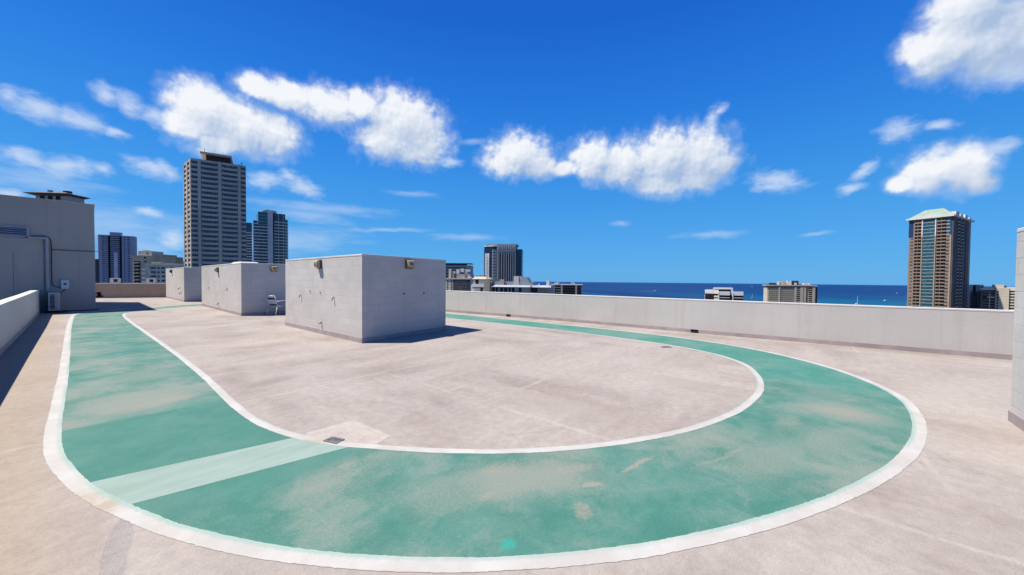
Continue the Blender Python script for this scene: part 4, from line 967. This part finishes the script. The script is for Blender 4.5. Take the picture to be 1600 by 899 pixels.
b = Low('apartment_block', 'white roof terrace block with a tan tiled roof, right of the cream hotel', 'building', 736, 270, -22)
H_ = b.Z(745, 434.5); X2 = b.X(757)
b.box('wall', M_white, 0, X2, 0, 14, 0, H_ - 5.2); b.box('penthouse', M_white, b.X(737), X2, 2.5, 12, H_ - 5.19, H_ - 0.8)
b.part('roof', MB().prism([(-0.4, 1.6), (X2 + .6, 1.6), (X2 + .6, 13), (-0.4, 13)], H_ - 0.8, H_ + 1.0, 0, [(1.0, 5), (X2 - 1.5, 5), (X2 - 1.5, 10), (1.0, 10)]), M_tan)
b.box('terrace_door', M_hole_shade, b.X(740.5), b.X(745.5), 2.42, 2.49, H_ - 4.4, H_ - 1.2); b.box('terrace_wall', M_white, b.X(737.5), b.X(756.5), -0.3, 0.0, H_ - 6.6, H_ - 4.5)
b.box('opening', M_hole_shade, b.X(750.5), b.X(755), -0.06, -0.01, H_ - 10, H_ - 6.8); b.box('grey_panel', M_grey, b.X(741), b.X(750), -0.07, -0.01, H_ - 10, H_ - 6.9)  # lower grey panel on the white wall
for i, px in enumerate((738, 743, 747, 751)): b.box('roof_vent', M_dkgrey, b.X(px), b.X(px + 2), 6, 7, H_ + 1.01, H_ + 1.7 + .2 * (i % 2))

b = Low('apartment_block', 'long low grey block with blue grey roof, white roof house and grey gable', 'building', 757, 260, -16)
H_ = b.Z(800, 443.5)
b.box('olive_wing', M_olive, 0, b.X(766), -1, 14, 0, b.Z(760, 436.8))
b.part('wall', MB().box(b.X(766) + .01, b.X(861), 0, 14, 0, H_ - 2.2), M_grey)
b.part('roof', MB().prism([(b.X(766) + .02, -0.8), (b.X(861.5), -0.8), (b.X(861.5), 14), (b.X(766) + .02, 14)], H_ - 2.19, H_ - 1.0, 0, [(b.X(767), 1.2), (b.X(860), 1.2), (b.X(860), 13), (b.X(767), 13)]), M_slate)
b.box('roof_ridge', M_slate, b.X(767), b.X(830), 5, 12, H_ - 0.99, b.Z(790, 440.5)); 
b.box('roof_house', M_white, b.X(801.5), b.X(809.5), 1.5, 7, H_ - 0.98, b.Z(805, 431.8)); b.box('roof_house', M_tan, b.X(809.6), b.X(814), 2, 8, H_ - 0.97, b.Z(805, 432.2))
b.part('gable', MB().prism([(b.X(809), 1.3), (b.X(829), 1.3), (b.X(829), 9), (b.X(809), 9)], H_ - 0.96, b.Z(820, 433.5), 0, [(b.X(816), 1.4), (b.X(822), 1.4), (b.X(822), 9), (b.X(816), 9)]), M_slate)
b.box('chimney', M_tan, b.X(778.5), b.X(785), 3, 5, H_ - 0.95, b.Z(782, 436.8)); b.box('roof_vent', M_white, b.X(766.5), b.X(768.6), -0.5, 0.5, b.Z(767, 442), b.Z(767, 439.5)); b.box('roof_vent', M_white, b.X(828.6), b.X(829.8), -0.9, 0, H_ - 2.0, b.Z(829, 443))
b.box('roof_vent', M_white, b.X(850), b.X(855), 8, 10, H_ - 0.9, b.Z(852, 438)); b.box('roof_vent', M_white, b.X(838), b.X(840), 6, 7, H_ - 0.9, H_ + .2)
for a, c in ((769, 778), (781.5, 804), (810.5, 815), (829, 840)): b.box('window_band', M_hole_shade, b.X(a), b.X(c), -0.05, -0.004, H_ - 5.6, H_ - 2.6); b.box('window_band', M_hole_shade, b.X(a), b.X(c), -0.05, -0.004, H_ - 9.4, H_ - 6.4)
for a in (774, 787, 794, 799): b.box('column', M_grey, b.X(a) - .25, b.X(a) + .25, -0.3, -0.051, H_ - 10, H_ - 2.2)
b.box('tan_panel', M_olive, b.X(841), b.X(856), -0.08, -0.004, H_ - 10, H_ - 2.6)

b = Low('apartment_block', 'low dark fronted block with white roof edge, last building before the open sea', 'building', 860.5, 420, -10)
H_ = b.Z(885, 444.5); X2 = b.X(910)
b.box('wall', M_grey, 0, X2, 0, 16, 0, H_ - 0.7); b.box('roof_edge', M_white, -0.4, X2 + .4, -0.4, 16.4, H_ - 0.69, H_)
b.box('dark_facade', M_hole_shade, b.X(867), b.X(908), -0.07, -0.01, FL - 30, H_ - 1.5)
for px in (876.5, 899): b.box('pier', M_grey, b.X(px), b.X(px + 2.6), -0.6, -0.071, FL - 30, H_ - 0.75)
for k in range(6):
    z = H_ - 4.0 - k * 2.7
    b.box('balcony', M_white, b.X(860.3), b.X(866.9), -0.9, -0.012, z, z + 1.1)
    for a, c in ((867.2, 876.3), (879.3, 898.8), (901.8, 908)): b.box('balcony', M_dkgrey if a != 867.2 else M_grey, b.X(a), b.X(c), -0.5, -0.075, z, z + 0.7)
b.box('roof_house', M_white, b.X(866), b.X(874), 3, 8, H_ + .01, b.Z(870, 442)); b.box('roof_tank', M_white, b.X(870.5), b.X(873), 2, 4, b.Z(870, 442), b.Z(870, 440.5))
b.box('roof_house', M_white, b.X(892.5), b.X(898), 3, 8, H_ + .01, b.Z(895, 442)); b.box('roof_tank', M_white, b.X(892.5), b.X(894.5), 2, 4, b.Z(895, 442), b.Z(895, 440.5))

# --- the dark glass resort tower
b = Low('resort_tower', 'grey and navy glass tower standing alone near the sea horizon, left of centre', 'tower', 754.5, 700, -5)
Ht = b.Z(785, 383.5)
xa, xb_, xc, xd = b.X(755), b.X(776), b.X(805.5), b.X(815)
M_navy = glass('navy_glass', (0.010, 0.018, 0.055), amount=0.1, curtain=(0.05, 0.07, 0.12), spec=0.5)
M_tg = plain('tower_grey', (0.44, 0.44, 0.42), var=0.06, scale=0.03)
b.box('wall', M_tg, xb_, xc, 0, 40, 0, Ht - 1.0); b.part('left_wing', MB().prism([(xa, 10), (xb_ - 7, 1.2), (xb_ - .02, 1.2), (xb_ - .02, 40), (xa, 40)], 0, Ht - 2.5), M_navy); b.box('right_wing', M_navy, xc + .02, xd, 1.2, 40, 0, b.Z(810, 390))
b.part('roof_cap', MB().prism([(xa + 6, 6), (xb_, 2), (xc + 3, 2), (xc + 3, 36), (xa + 6, 36)], Ht - 0.99, Ht + 2.2), M_tg)
b.part('wing_cornice', MB().prism([(xa - .8, 9.6), (xb_ - 7, 0.4), (xb_ - .03, 0.4), (xb_ - .03, 40), (xa - .8, 40)], Ht - 2.49, Ht - 0.6), M_white)
b.part('white_stack', MB().obox((b.X(760.2), 6.2, (b.Z(760, 396) + FL - 40) / 2), (4.3, -4.3 * 8.8 / (xb_ - 7 - xa), 0), (0.2, 0.3, 0), (0, 0, (b.Z(760, 396) - FL + 40) / 2)), M_white)
nf = 26; pit = 2.85
for k in range(nf):
    z = Ht - 10 - k * pit
    b.part('balcony', MB().prism([(xb_ - 13, 6.0), (xb_ - 7.2, 0.2), (xb_ - .6, 0.2), (xb_ - .6, 1.1), (xb_ - 7, 1.1), (xb_ - 12.6, 6.6)], z, z + 0.8), M_white if k % 1 == 0 else M_tg)
    b.box('balcony', M_tg, xa - 1.6, xa - .02, 11, 20, z, z + 0.8); b.box('balcony', M_tg, xd + .02, xd + 1.8, 3, 12, z, z + 0.8)
copies('window', grid_window(1.5, 1.6, 1, 0.15, fm=M_white), b.t, [(b.X(758.6) + i * 2.2 - 1, 7.0 - i * 1.75 - 1.6, Ht - 18 - k * 2.85, math.atan2(-8.8, xb_ - 7 - xa)) for k in range(22) for i in range(2)])
for px in (781.5, 785.5, 789, 792.5, 796, 799.5, 802.6): b.box('window_strip', M_hole_shade, b.X(px) - 0.9, b.X(px) + 0.9, -0.07, -0.005, FL - 20, Ht - 16)
for px in (778, 783.5, 787.3, 790.8, 794.3, 797.8, 801.2, 804.6): b.box('pilaster', M_tg, b.X(px) - 0.8, b.X(px) + 0.8, -1.0, -0.006, FL - 20, Ht - 12)
for z in (Ht - 12.0, FL - 3.0): b.box('string_course', M_tg, b.X(777.5), xc - .2, -1.2, -0.008, z, z + 1.3)
for k, px in enumerate((778, 781, 784, 787.5, 790.8, 794.3, 797.6, 801, 804)): b.box('crown_fin', M_white, b.X(px) - .5, b.X(px) + .5, -0.9, -0.007, Ht - 8 + (k % 2) * 1.5, Ht + 1.0)

# --- white resort block by the sea
b = Low('hotel', 'white low hotel with an arched white frame on its roof, against the sea', 'hotel', 1101, 420, -28)
H_ = b.Z(1130, 455.5)
zz = lambda py: b.Z(1130, py)
b.box('wall', M_hole_shade, b.X(1102), b.X(1162), 0.5, 14, 0, zz(460))
b.part('left_wing', MB().prism([(b.X(1101.5), 6), (b.X(1123), -2), (b.X(1123), 12), (b.X(1103), 14)], zz(459), zz(453.2)), M_white)
for k in range(6): b.part('left_balcony', MB().prism([(b.X(1101), 6.2), (b.X(1123), -2.2), (b.X(1123), -1.4), (b.X(1101.6), 7)], zz(464.5) - k * 3.1, zz(462) - k * 3.1), M_cream)
b.part('left_core', MB().prism([(b.X(1102), 7), (b.X(1122.5), -0.9), (b.X(1122.5), 12), (b.X(1103), 14)], 0, zz(459.01)), M_recess)
b.part('roof_frame', MB().box(b.X(1114), b.X(1117), 1.0, 2.6, zz(457), zz(451)).box(b.X(1142.5), b.X(1145.5), 1.0, 2.6, zz(457), zz(451)).prism([(b.X(1113.5), 0.9), (b.X(1146), 0.9), (b.X(1146), 2.8), (b.X(1113.5), 2.8)], zz(452), zz(449.2), 0, [(b.X(1115), 1.0), (b.X(1144.5), 1.0), (b.X(1144.5), 2.7), (b.X(1115), 2.7)]), M_white)
b.box('penthouse', M_hole_shade, b.X(1118), b.X(1142), 2.9, 9, zz(456), zz(451.8))
for nm, a, c, y in (('centre_parapet', 1123.5, 1140.5, -2.6), ('right_parapet', 1143.5, 1161.8, -0.6)):
    b.box(nm, M_white, b.X(a), b.X(c), y, y + 3, zz(461), zz(455.2))
    for k in range(5): b.box('balcony', M_white if k == 0 else M_cream, b.X(a), b.X(c), y + .1, y + .5, zz(465) - k * 3.1, zz(464.2) - k * 3.1)
for px in (1123.2, 1145.2, 1102.6): b.box('pier', M_white, b.X(px) - .5, b.X(px) + .6, -3 if px == 1123.2 else (-1 if px > 1140 else 4.6), 1 if px > 1110 else 6, 0, zz(457))

# --- grid screened hotel on the sea horizon
b = Low('hotel', 'beige hotel with a grid of sunscreens and overhanging roof slab, against the sea horizon', 'hotel', 1198.5, 500, -22)
zz = lambda py: b.Z(1235, py)
Wd = b.X(1274); H_ = zz(445.3)
b.part('wall', MB().box(0, Wd, 0, 18, 0, H_ - 2.6), M_cream)
b.box('roof_slab', M_beige_lt, -1.4, Wd + 1.6, -1.6, 19, H_ - 1.6, H_)
b.box('slab_shadow', M_hole_shade, 0.3, Wd - .3, 0.4, 17.5, H_ - 2.59, H_ - 1.61)  # dark band painted in for the shadow under the roof slab
M_screen = plain('sunscreen', (0.55, 0.49, 0.38), var=0.08, scale=0.2)
scr = MB(); scr.quad([(0, 0, 0), (2.2, 0, 0), (2.2, 0, 2.2), (0, 0, 2.2)], 0); scr.box(0, 2.2, -0.7, -0.01, 0, 0.9, 1); scr.box(0, 0.35, -0.7, -0.011, 0.9, 2.2, 1); scr.obox((1.3, -0.4, 1.5), (0.45, 0, 0.3), (0, 0.25, 0), (-.12, 0, 0.18), 1)
copies('window', scr.mesh('window', [M_recess, M_screen]), b.t, [(b.X(1200.5) + i * 2.62, -0.01, H_ - 5.4 - k * 2.72) for k in range(8) for i in range(5)] + [(b.X(1220) + i * 2.62, -0.01, H_ - 5.4 - k * 2.72) for k in range(8) for i in range(7)])
for a, c in ((1216.5, 1219), (1241.5, 1244.5), (1250.5, 1255), (1256, 1259.5), (1269.5, 1273.5)): b.box('pier', M_beige_lt, b.X(a), b.X(c), -1.2, -0.012, 0, H_ - 2.7)
b.box('slot', M_hole_shade, b.X(1260), b.X(1261.4), -0.06, -0.013, 0, H_ - 2.7)
for k in range(9):
    z = H_ - 4.6 - k * 2.72
    for a, c in ((1245, 1250.3), (1263.5, 1269.3)): b.box('balcony_opening', M_hole_shade, b.X(a), b.X(c), -0.05, -0.014, z - .4, z + 1.3); b.box('balcony', M_beige_lt, b.X(a), b.X(c), -0.9, -0.051, z - 1.4, z - .45)
for a, c, hi, m_, nm in ((1203, 1213, 442.6, M_hole_shade, 'roof_louvre'), (1216.5, 1218.5, 440, M_white, 'roof_house'), (1219.5, 1225, 440, M_cream, 'roof_house'), (1225.1, 1233, 441.3, M_tan, 'roof_house'), (1230.5, 1237, 439.2, M_white, 'roof_house'), (1237.1, 1248.5, 438.9, M_dkgrey, 'roof_plant'),
                         (1242, 1245, 442, M_white, 'roof_tank'), (1256, 1263, 442.4, M_white, 'roof_tank'), (1264.5, 1266.5, 443, M_white, 'roof_tank')):
    b.box(nm, m_, b.X(a), b.X(c), 2 if m_ is not M_white else 1, 6, H_ + .01, zz(hi))
b.box('side_face', M_recess, Wd + .01, Wd + 2.4, 0.5, 17, 0, H_ - 2.6)

# --- the brown and teal high-rise on the right
P1_, Pn, Pr = (484.8, -67.3), (473.5, -90.0), (531.5, -112.8)
ang = two(P1_, Pn); W = 25.6; D_ = 56.0; H12 = 59.8 - GZ
b = B('apartment_tower', 'tall tan tower with teal glass centre strip and pale green hipped roof', 'tower', P1_, ang)
pit = 2.92; nfl = 31; zb = H12 - 3.0 - nfl * pit
# side wall runs a little askew to the front, as measured
dr = Vector((Pr[0] - Pn[0], Pr[1] - Pn[1])); fx = Vector((math.cos(ang), math.sin(ang))); fy = Vector((-fx.y, fx.x))
sk = Vector((dr.dot(fx), dr.dot(fy)))
nrm_ = sk.normalized(); NR = (W, 0.0); FR = (W + sk.x, sk.y)
b.part('wall', MB().prism([(0, 0), (W, 0), FR, (sk.x, sk.y)], 0, H12 - 2.2), M_pink)
sideang = math.atan2(nrm_.y, nrm_.x)
upz = zb + (nfl - 5) * pit
def bx(nm, m_, x0, x1, y0, y1, z0, z1): return b.box(nm, m_, x0, x1, y0, y1, z0, z1)
bx('glass_strip', M_g_teal, 8.9, 16.2, -0.5, -0.01, 0, H12 - 2.6)
for k in range(nfl + 1): bx('spandrel', M_slate if k % 2 else M_beige_lt, 8.85, 16.25, -0.58, -0.51, zb + k * pit, zb + k * pit + 0.42)
bx('column', M_tancol, 8.2, 8.84, -0.9, -0.011, 0, upz); bx('column', M_tancol, 16.26, 16.95, -0.9, -0.011, 0, upz)
bx('column', M_white, 8.2, 8.84, -0.95, -0.012, upz + .01, H12 - 2.2); bx('column', M_white, 16.26, 16.95, -0.95, -0.012, upz + .01, H12 - 2.2)
bx('corner_glass', M_g_blue, -0.15, 2.8, -0.15, 2.0, upz, H12 - 2.3); bx('corner_glass', M_g_teal, 22.9, W + .12, -0.15, 1.2, upz, H12 - 2.3)
bal = MB(); bal.box(0, 1, -0.02, 0, 1.05, 2.5, 0); bal.box(0, 1, -1.0, -0.021, 0, 1.04, 1)
def balcony_mesh(w, rail): 
    m_ = MB(); m_.box(0, w, -0.05, -0.004, 1.1, 2.70, 0); m_.box(0, w, -1.1, -0.051, 0.10, 0.30, 1); m_.box(0, w, -1.1, -1.02, 0.30, 1.09, 1); m_.box(w * .5 - .12, w * .5 + .12, -0.9, -0.051, 1.1, 2.7, 1); return m_.mesh('balcony', [M_recess, rail])
copies('balcony', balcony_mesh(4.5, M_pink), b.t, [(3.6, 0, zb + k * pit) for k in range(nfl)])
copies('balcony', balcony_mesh(5.2, M_pink), b.t, [(17.4, 0, zb + k * pit) for k in range(nfl)])
copies('window', grid_window(2.0, 1.35, 2, 0.12, fm=M_tancol), b.t, [(0.9, -0.02, zb + k * pit + 0.9) for k in range(nfl - 5)])
copies('window', grid_window(2.1, 1.35, 2, 0.12, fm=M_tancol), b.t, [(22.9, -0.02, zb + k * pit + 0.9) for k in range(nfl)])
for k in range(5): bx('corner_spandrel', M_bluegrey, 22.85, W - .9, -0.25, -0.16, upz + k * pit, upz + k * pit + .9)
bx('column', M_tancol, W - 0.8, W + .05, -0.30, -0.013, 0, upz)
# right hand side: shade put into its dark brown colour, with projecting balconies
def on_side(u, out=0.0): q = Vector(NR) + nrm_ * u + Vector((nrm_.y, -nrm_.x)) * out; return q
L_ = sk.length
sideb = MB(); sideb.box(0, 5.0, -1.3, -0.02, 0, 0.25, 0); sideb.box(0, 5.0, -1.3, -1.2, 0.26, 1.05, 0); sideb.box(0, 5.0, -0.019, -0.004, 0.3, 2.5, 1)
sbm = sideb.mesh('side_balcony', [M_grey, M_hole_shade])
copies('side_balcony', sbm, b.t, [(on_side(u).x, on_side(u).y, zb + k * pit, sideang) for u in (14.0, 25.0, 50.0) for k in range(nfl)])
for u, w_ in ((0.1, 6.5), (8.0, 3.0), (21.0, 2.4), (32, 6), (41, 7)):
    q0, q1 = on_side(u), on_side(u + w_); o = Vector((nrm_.y, -nrm_.x)) * 1.0
    b.part('side_pier', MB().prism([tuple(q0 + o), tuple(q1 + o), tuple(q1), tuple(q0)], 0, H12 - 2.3), M_shadow_brown)
# roof: white eaves, green hip, arched pediment
ev = [(-1.6, -1.8), (W + 1.8, -1.8), (FR[0] + 1.8, FR[1] + 1.5), (sk.x - 1.6, sk.y + 1.5)]
b.part('eaves', MB().prism(ev, H12 - 2.19, H12 - 0.9), M_white)
ce = Vector((W / 2 + sk.x * .45, sk.y * .45))
b.part('roof', MB().prism([(-0.6, -0.8), (W + .8, -0.8), (W + sk.x * .42, sk.y * .42), (sk.x * .42, sk.y * .42)], H12 - 0.89, H12 + 6.3, 0, [(8.2 + sk.x * .12, sk.y * .12), (19.5 + sk.x * .1, sk.y * .10), (19.5 + sk.x * .3, sk.y * .3), (8.2 + sk.x * .3, sk.y * .3)]), M_greenroof)
arc = [(8.2 + 8.6 * k / 12, H12 - 0.95 + 2.2 * math.sin(math.pi * k / 12)) for k in range(13)]
mb = MB(); n_ = len(arc); mb.v += [(x, -1.7, z) for x, z in arc] + [(x, 1.5, z) for x, z in arc]; mb.f += [tuple(range(n_)), tuple(reversed(range(n_, 2 * n_)))] + [(k, k + n_, (k + 1) % n_ + n_, (k + 1) % n_) for k in range(n_)]; mb.mi += [0] * (n_ + 2)
b.part('pediment', mb, M_white)
for u0, u1, h_ in ((3, 14, 3.2), (17, 26, 2.0), (32, 41, 3.0), (46, 54, 1.4)):
    q0, q1 = on_side(u0, 0.6), on_side(u1, 0.6); o = Vector((nrm_.y, -nrm_.x))
    b.part('roof_dormer', MB().prism([tuple(q0 + o), tuple(q1 + o), tuple(q1 - o * 6), tuple(q0 - o * 6)], H12 - 0.88, H12 - .88 + h_ * .5, 0).prism([tuple(q0 + o + nrm_), tuple(q1 + o - nrm_), tuple(q1 - o * 6 - nrm_), tuple(q0 - o * 6 + nrm_)], H12 - .87 + h_ * .5, H12 - .87 + h_), M_white)

# --- slab with shadow put into its dark colour, and gallery block at far right
b = Low('apartment_block', 'narrow slab with a dark jagged shadowed front, right of the brown tower', 'building', 1516, 360, -40)
zz = lambda py: b.Z(1530, py)
b.box('wall', M_shadow_brown, b.X(1524), b.X(1537), 0, 24, 0, zz(445)); b.box('white_face', M_white, b.X(1515), b.X(1521), 1.5, 20, 0, zz(445.3)); b.box('recess', M_hole_shade, b.X(1521.1), b.X(1523.9), 1.0, 20, 0, zz(446))
b.box('upper_face', M_beige_lt, b.X(1525), b.X(1533.5), -0.3, -0.01, zz(456), zz(445.2)); b.box('fin', M_shadow_brown, b.X(1533.6), b.X(1536.6), -0.4, -0.012, 0, zz(445.4))  # upper face keeps the sunlit cream, dark brown around it paints the shadow
for k, (px, h_) in enumerate(((1516.5, 455), (1519, 458), (1522, 462), (1526.5, 457), (1529, 454), (1531.5, 459))): b.box('shadow_step', M_shadow_brown, b.X(px), b.X(px + 2.3), -1.2, -0.31, 0, zz(h_))  # stepped dark boxes imitate the jagged edge of the shadow
b = Low('hotel', 'cream hotel with dark open galleries and a blank striped end wall, at the right edge', 'hotel', 1536, 330, -48)
zz = lambda py: b.Z(1560, py)
b.part('wall', MB().box(0, b.X(1556), 1.2, 16, 0, zz(453)).box(b.X(1577), b.X(1640), 1.2, 16, 0, zz(453)), M_recess)
b.box('end_wall', M_cream, b.X(1555.5), b.X(1577), -0.6, 12, 0, zz(449.5)); b.box('roof_house', M_cream, b.X(1552), b.X(1569), 0.2, 10, zz(449.5) + .01, zz(445))
b.box('roof_edge', M_white, -0.3, b.X(1555), 0.4, 16, zz(453.6), zz(450)); b.box('roof_edge', M_white, b.X(1577.2), b.X(1640), 0.4, 16, zz(454), zz(448.6)); b.box('roof_vent', M_dkgrey, b.X(1569.6), b.X(1572.4), 0, 2, zz(449.4), zz(446.3))
for k in range(13): b.box('wall_groove', M_tan, b.X(1560), b.X(1576.8), -0.63, -0.601, zz(454.5) - k * 2.35, zz(454.2) - k * 2.35)
copies('window', MB().box(0, 1.15, -0.05, 0, 0, 1.5).mesh('window', [M_hole_shade]), b.t, [(b.X(1557.3), -0.604, zz(457.3) - k * 2.45) for k in range(10)])
for k in range(10):
    z = zz(456.5) - k * 2.45
    b.box('gallery', M_white if k == 2 else M_tan, b.X(1543 if k == 2 else 1537), b.X(1555.4), 0.5, 1.19, z - .3, z + (0.9 if k == 2 else 0.12)); b.box('gallery', M_cream, b.X(1577.3), b.X(1640), 0.5, 1.19, z - 1.0, z + 0.15)
b.box('post', M_cream, b.X(1546), b.X(1547.6), 0.2, 0.49, 0, zz(458))

# --- pavilion roofed tower peeping over the stair tower
b = Low('pavilion_tower', 'tower top with dark overhanging hipped roof peeping over the grey stair tower', 'tower', 42, 110, 6)
L_ = 11.4; Y_ = 5.4; ze = b.Z(42, 299.5)
b.box('wall', M_beige_lt, 0, L_, 0, Y_, 0, ze - 4.6)
b.box('attic', M_beige_lt, 2.2, L_ - 0.3, 0.5, Y_ - 0.5, ze - 4.58, ze - 0.8)
b.part('lower_roof', MB().prism([(-0.3, -0.3), (L_ + .3, -0.3), (L_ + .3, Y_ + .3), (-0.3, Y_ + .3)], ze - 4.59, ze - 2.6, 0, [(2.2, 0.6), (L_ - 0.6, 0.6), (L_ - 0.6, Y_ - .6), (2.2, Y_ - .6)]), M_beige_lt)
b.part('eaves', MB().prism([(1.9, 0.4), (L_ - 0.2, 0.4), (L_ - 0.2, Y_ - .4), (1.9, Y_ - .4)], ze - 1.1, ze - 0.45, 0, [(-0.1, -0.8), (L_ + .5, -0.8), (L_ + .5, Y_ + .8), (-0.1, Y_ + .8)]), M_dkgrey)
b.part('roof', MB().prism([(-0.1, -0.8), (L_ + .5, -0.8), (L_ + .5, Y_ + .8), (-0.1, Y_ + .8)], ze - 0.44, ze + 0.45, 0, [(3, 2), (L_ - 3, 2), (L_ - 3, 3), (3, 3)]), M_darkroof)
for x in (3.4, 5.5, 7.6): b.box('window', M_hole_shade, x, x + 1.2, 0.42, 0.49, ze - 2.2, ze - 1.15)
b.box('roof_hatch', M_white, 5.4, 6.2, 0.4, 1.2, ze + 0.1, ze + 0.65); b.box('roof_vent', M_dkgrey, 8.6, 10.2, 1.4, 2.4, ze + 0.1, ze + 0.7)

# ------------------------------------------------------------------ hills behind the town
mh, gh, bh = new_mat('wooded_hillside')
o = gh.obj(); nn = gh.noise(o, 0.035, 8, 0.7)
gh.put(bh.inputs['Base Color'], gh.mix(gh.ss(nn, 0.35, 0.65), (0.016, 0.028, 0.022), (0.045, 0.062, 0.040))); bh.inputs['Roughness'].default_value = 0.95
mb = MB(); nx, ny = 150, 16
def hz(px, v):
    base = 26 + 9 * math.sin(px * .05 + 1) + 5 * math.sin(px * .17)
    peak = 40 * math.exp(-((px - 276) / 24) ** 2) + 16 * math.exp(-((px - 330) / 60) ** 2)
    return base + peak
rr = random.Random(3)
for j in range(ny + 1):
    v = j / ny
    for i in range(nx + 1):
        px = 150 + i * 400 / nx; dep = 1150 + 900 * v
        h_ = hz(px, v) * math.sin(min(1, v * 1.6) * math.pi / 2) * (1 - .2 * v)
        mb.v.append(cp((px - 800) * dep / FPX, dep, GZ + (62 + h_ * 1.25) * math.sin(min(1, v * 1.8) * math.pi / 2) * (1.0) + rr.uniform(-2.2, 3.2) * (v > .02) - (v == 0) * 1))
for j in range(ny):
    for i in range(nx): a = j * (nx + 1) + i; mb.f.append((a, a + 1, a + nx + 2, a + nx + 1)); mb.mi.append(0)
tag(mb.build('hills', mh), kind='structure')
for lab, px, py, w_, h_ in (('white house on the dark wooded hillside, against the beige tower', 279, 410, 7.0, 6.5), ('pale low house half hidden on the dark hillside, above the grey green block', 264, 413, 8.0, 3.0)):
    D = 1120; b = Low('hillside_house', lab, 'house', px - w_ / 2, D)
    z1 = b.Z(px, py - h_ / 2 + 1.2); z0 = b.Z(px, py + h_ / 2 + 3)
    b.box('wall', M_white, 0, w_ * b.s, 0, 10, 0 if False else z0 - 45, z1)
    b.part('roof', MB().prism([(-.5, -.5), (w_ * b.s + .5, -.5), (w_ * b.s + .5, 10.5), (-.5, 10.5)], z1 + .01, z1 + 2.2, 0, [(2, 4), (w_ * b.s - 2, 4), (w_ * b.s - 2, 6), (2, 6)]), M_bluegrey)
    for q in (0.2, 0.6): b.box('window', M_hole_shade, w_ * b.s * q, w_ * b.s * (q + .2), -.1, -.01, z1 - 4, z1 - 1.8)

# ------------------------------------------------------------------ boats
M_hull = plain('boat_hull', (0.80, 0.80, 0.79), var=0.03)
def boat_at(px, py):
    D = (EYE.z - GZ + 0.6) * FPX / (py - ey(px)); return cp((px - 800) * D / FPX, D, GZ - 0.6), D
def hull(L, Bm, Ht):
    out = [(-L / 2, -Bm * .42), (-L * .1, -Bm / 2), (L * .25, -Bm * .42), (L / 2, 0), (L * .25, Bm * .42), (-L * .1, Bm / 2), (-L / 2, Bm * .42)]
    return MB().prism([(x * .93, y * .7) for x, y in out], -0.3, Ht, 0, out)
def sailboat(label, px, py, L, mast, twin=False):
    p_, D = boat_at(px, py); t = thing('sailing_boat', label, 'boat', p_, R(-40))
    if twin:
        for s_ in (-1, 1):
            h_ = hull(L, L * .12, 1.6); h_.v = [(x, y + s_ * L * .2, z) for x, y, z in h_.v]; h_.build('hull', M_hull, t)
        MB().box(-L * .35, L * .2, -L * .2, L * .2, 1.0, 1.5).build('bridge_deck', M_hull, t)
        MB().prism([(-L * .3, -L * .12), (L * .05, -L * .12), (L * .05, L * .12), (-L * .3, L * .12)], 1.51, 3.2, 0, [(-L * .28, -L * .1), (-L * .02, -L * .1), (-L * .02, L * .1), (-L * .28, L * .1)]).build('cabin', M_hull, t)
    else:
        hull(L, L * .28, 1.4).build('hull', M_hull, t); MB().box(-L * .2, L * .15, -L * .08, L * .08, 1.41, 2.2).build('cabin', M_hull, t)
    MB().tube([(L * .05, 0, 1.4), (L * .05, 0, mast)], [0.55, 0.40], 6).build('mast', M_hull, t)
    MB().tube([(L * .05, 0, 3.6), (-L * .35, 0, 3.8)], 0.32, 6).build('boom', M_hull, t)
sailboat('white sailing catamaran with a bare tall mast, between the grid hotel and the brown tower', 1340, 476.3, 17, 24, True)
sailboat('tiny sailing boat with bare mast beside the white arched hotel', 1175.6, 466.2, 9, 16)
def motorboat(label, px, py, L, wake=0):
    p_, D = boat_at(px, py); t = thing('motor_boat', label, 'boat', p_, R(-48))
    hull(L, L * .30, L * .12).build('hull', M_hull, t); MB().prism([(-L * .28, -L * .1), (L * .12, -L * .1), (L * .12, L * .1), (-L * .28, L * .1)], L * .121, L * .24, 0, [(-L * .24, -L * .09), (L * .04, -L * .09), (L * .04, L * .09), (-L * .24, L * .09)]).build('cabin', M_hull, t)
    MB().box(-L * .2, L * .0, -L * .085, L * .085, L * .241, L * .26).build('canopy', M_hull, t)
    if wake:
        mb = MB(); mb.quad([(-L * .4, -L * .12, 0.25), (-L * .4, L * .12, 0.25), (-L * .4 - wake, L * .2, 0.15), (-L * .4 - wake, -L * .2, 0.15)]); o = mb.build('wake', M_hull, t)
motorboat('white motor cruiser on the bright sea just left of the brown tower', 1384.5, 470.6, 15)
motorboat('white speedboat trailing a thin wake on the open sea at centre', 1024.5, 455.4, 22, 80)
motorboat('tiny far white boat high on the sea above the bare masted sailing boat', 1175.5, 448.0, 26)
motorboat('tiny far white boat near the left side of the brown tower', 1402.5, 459.0, 16)
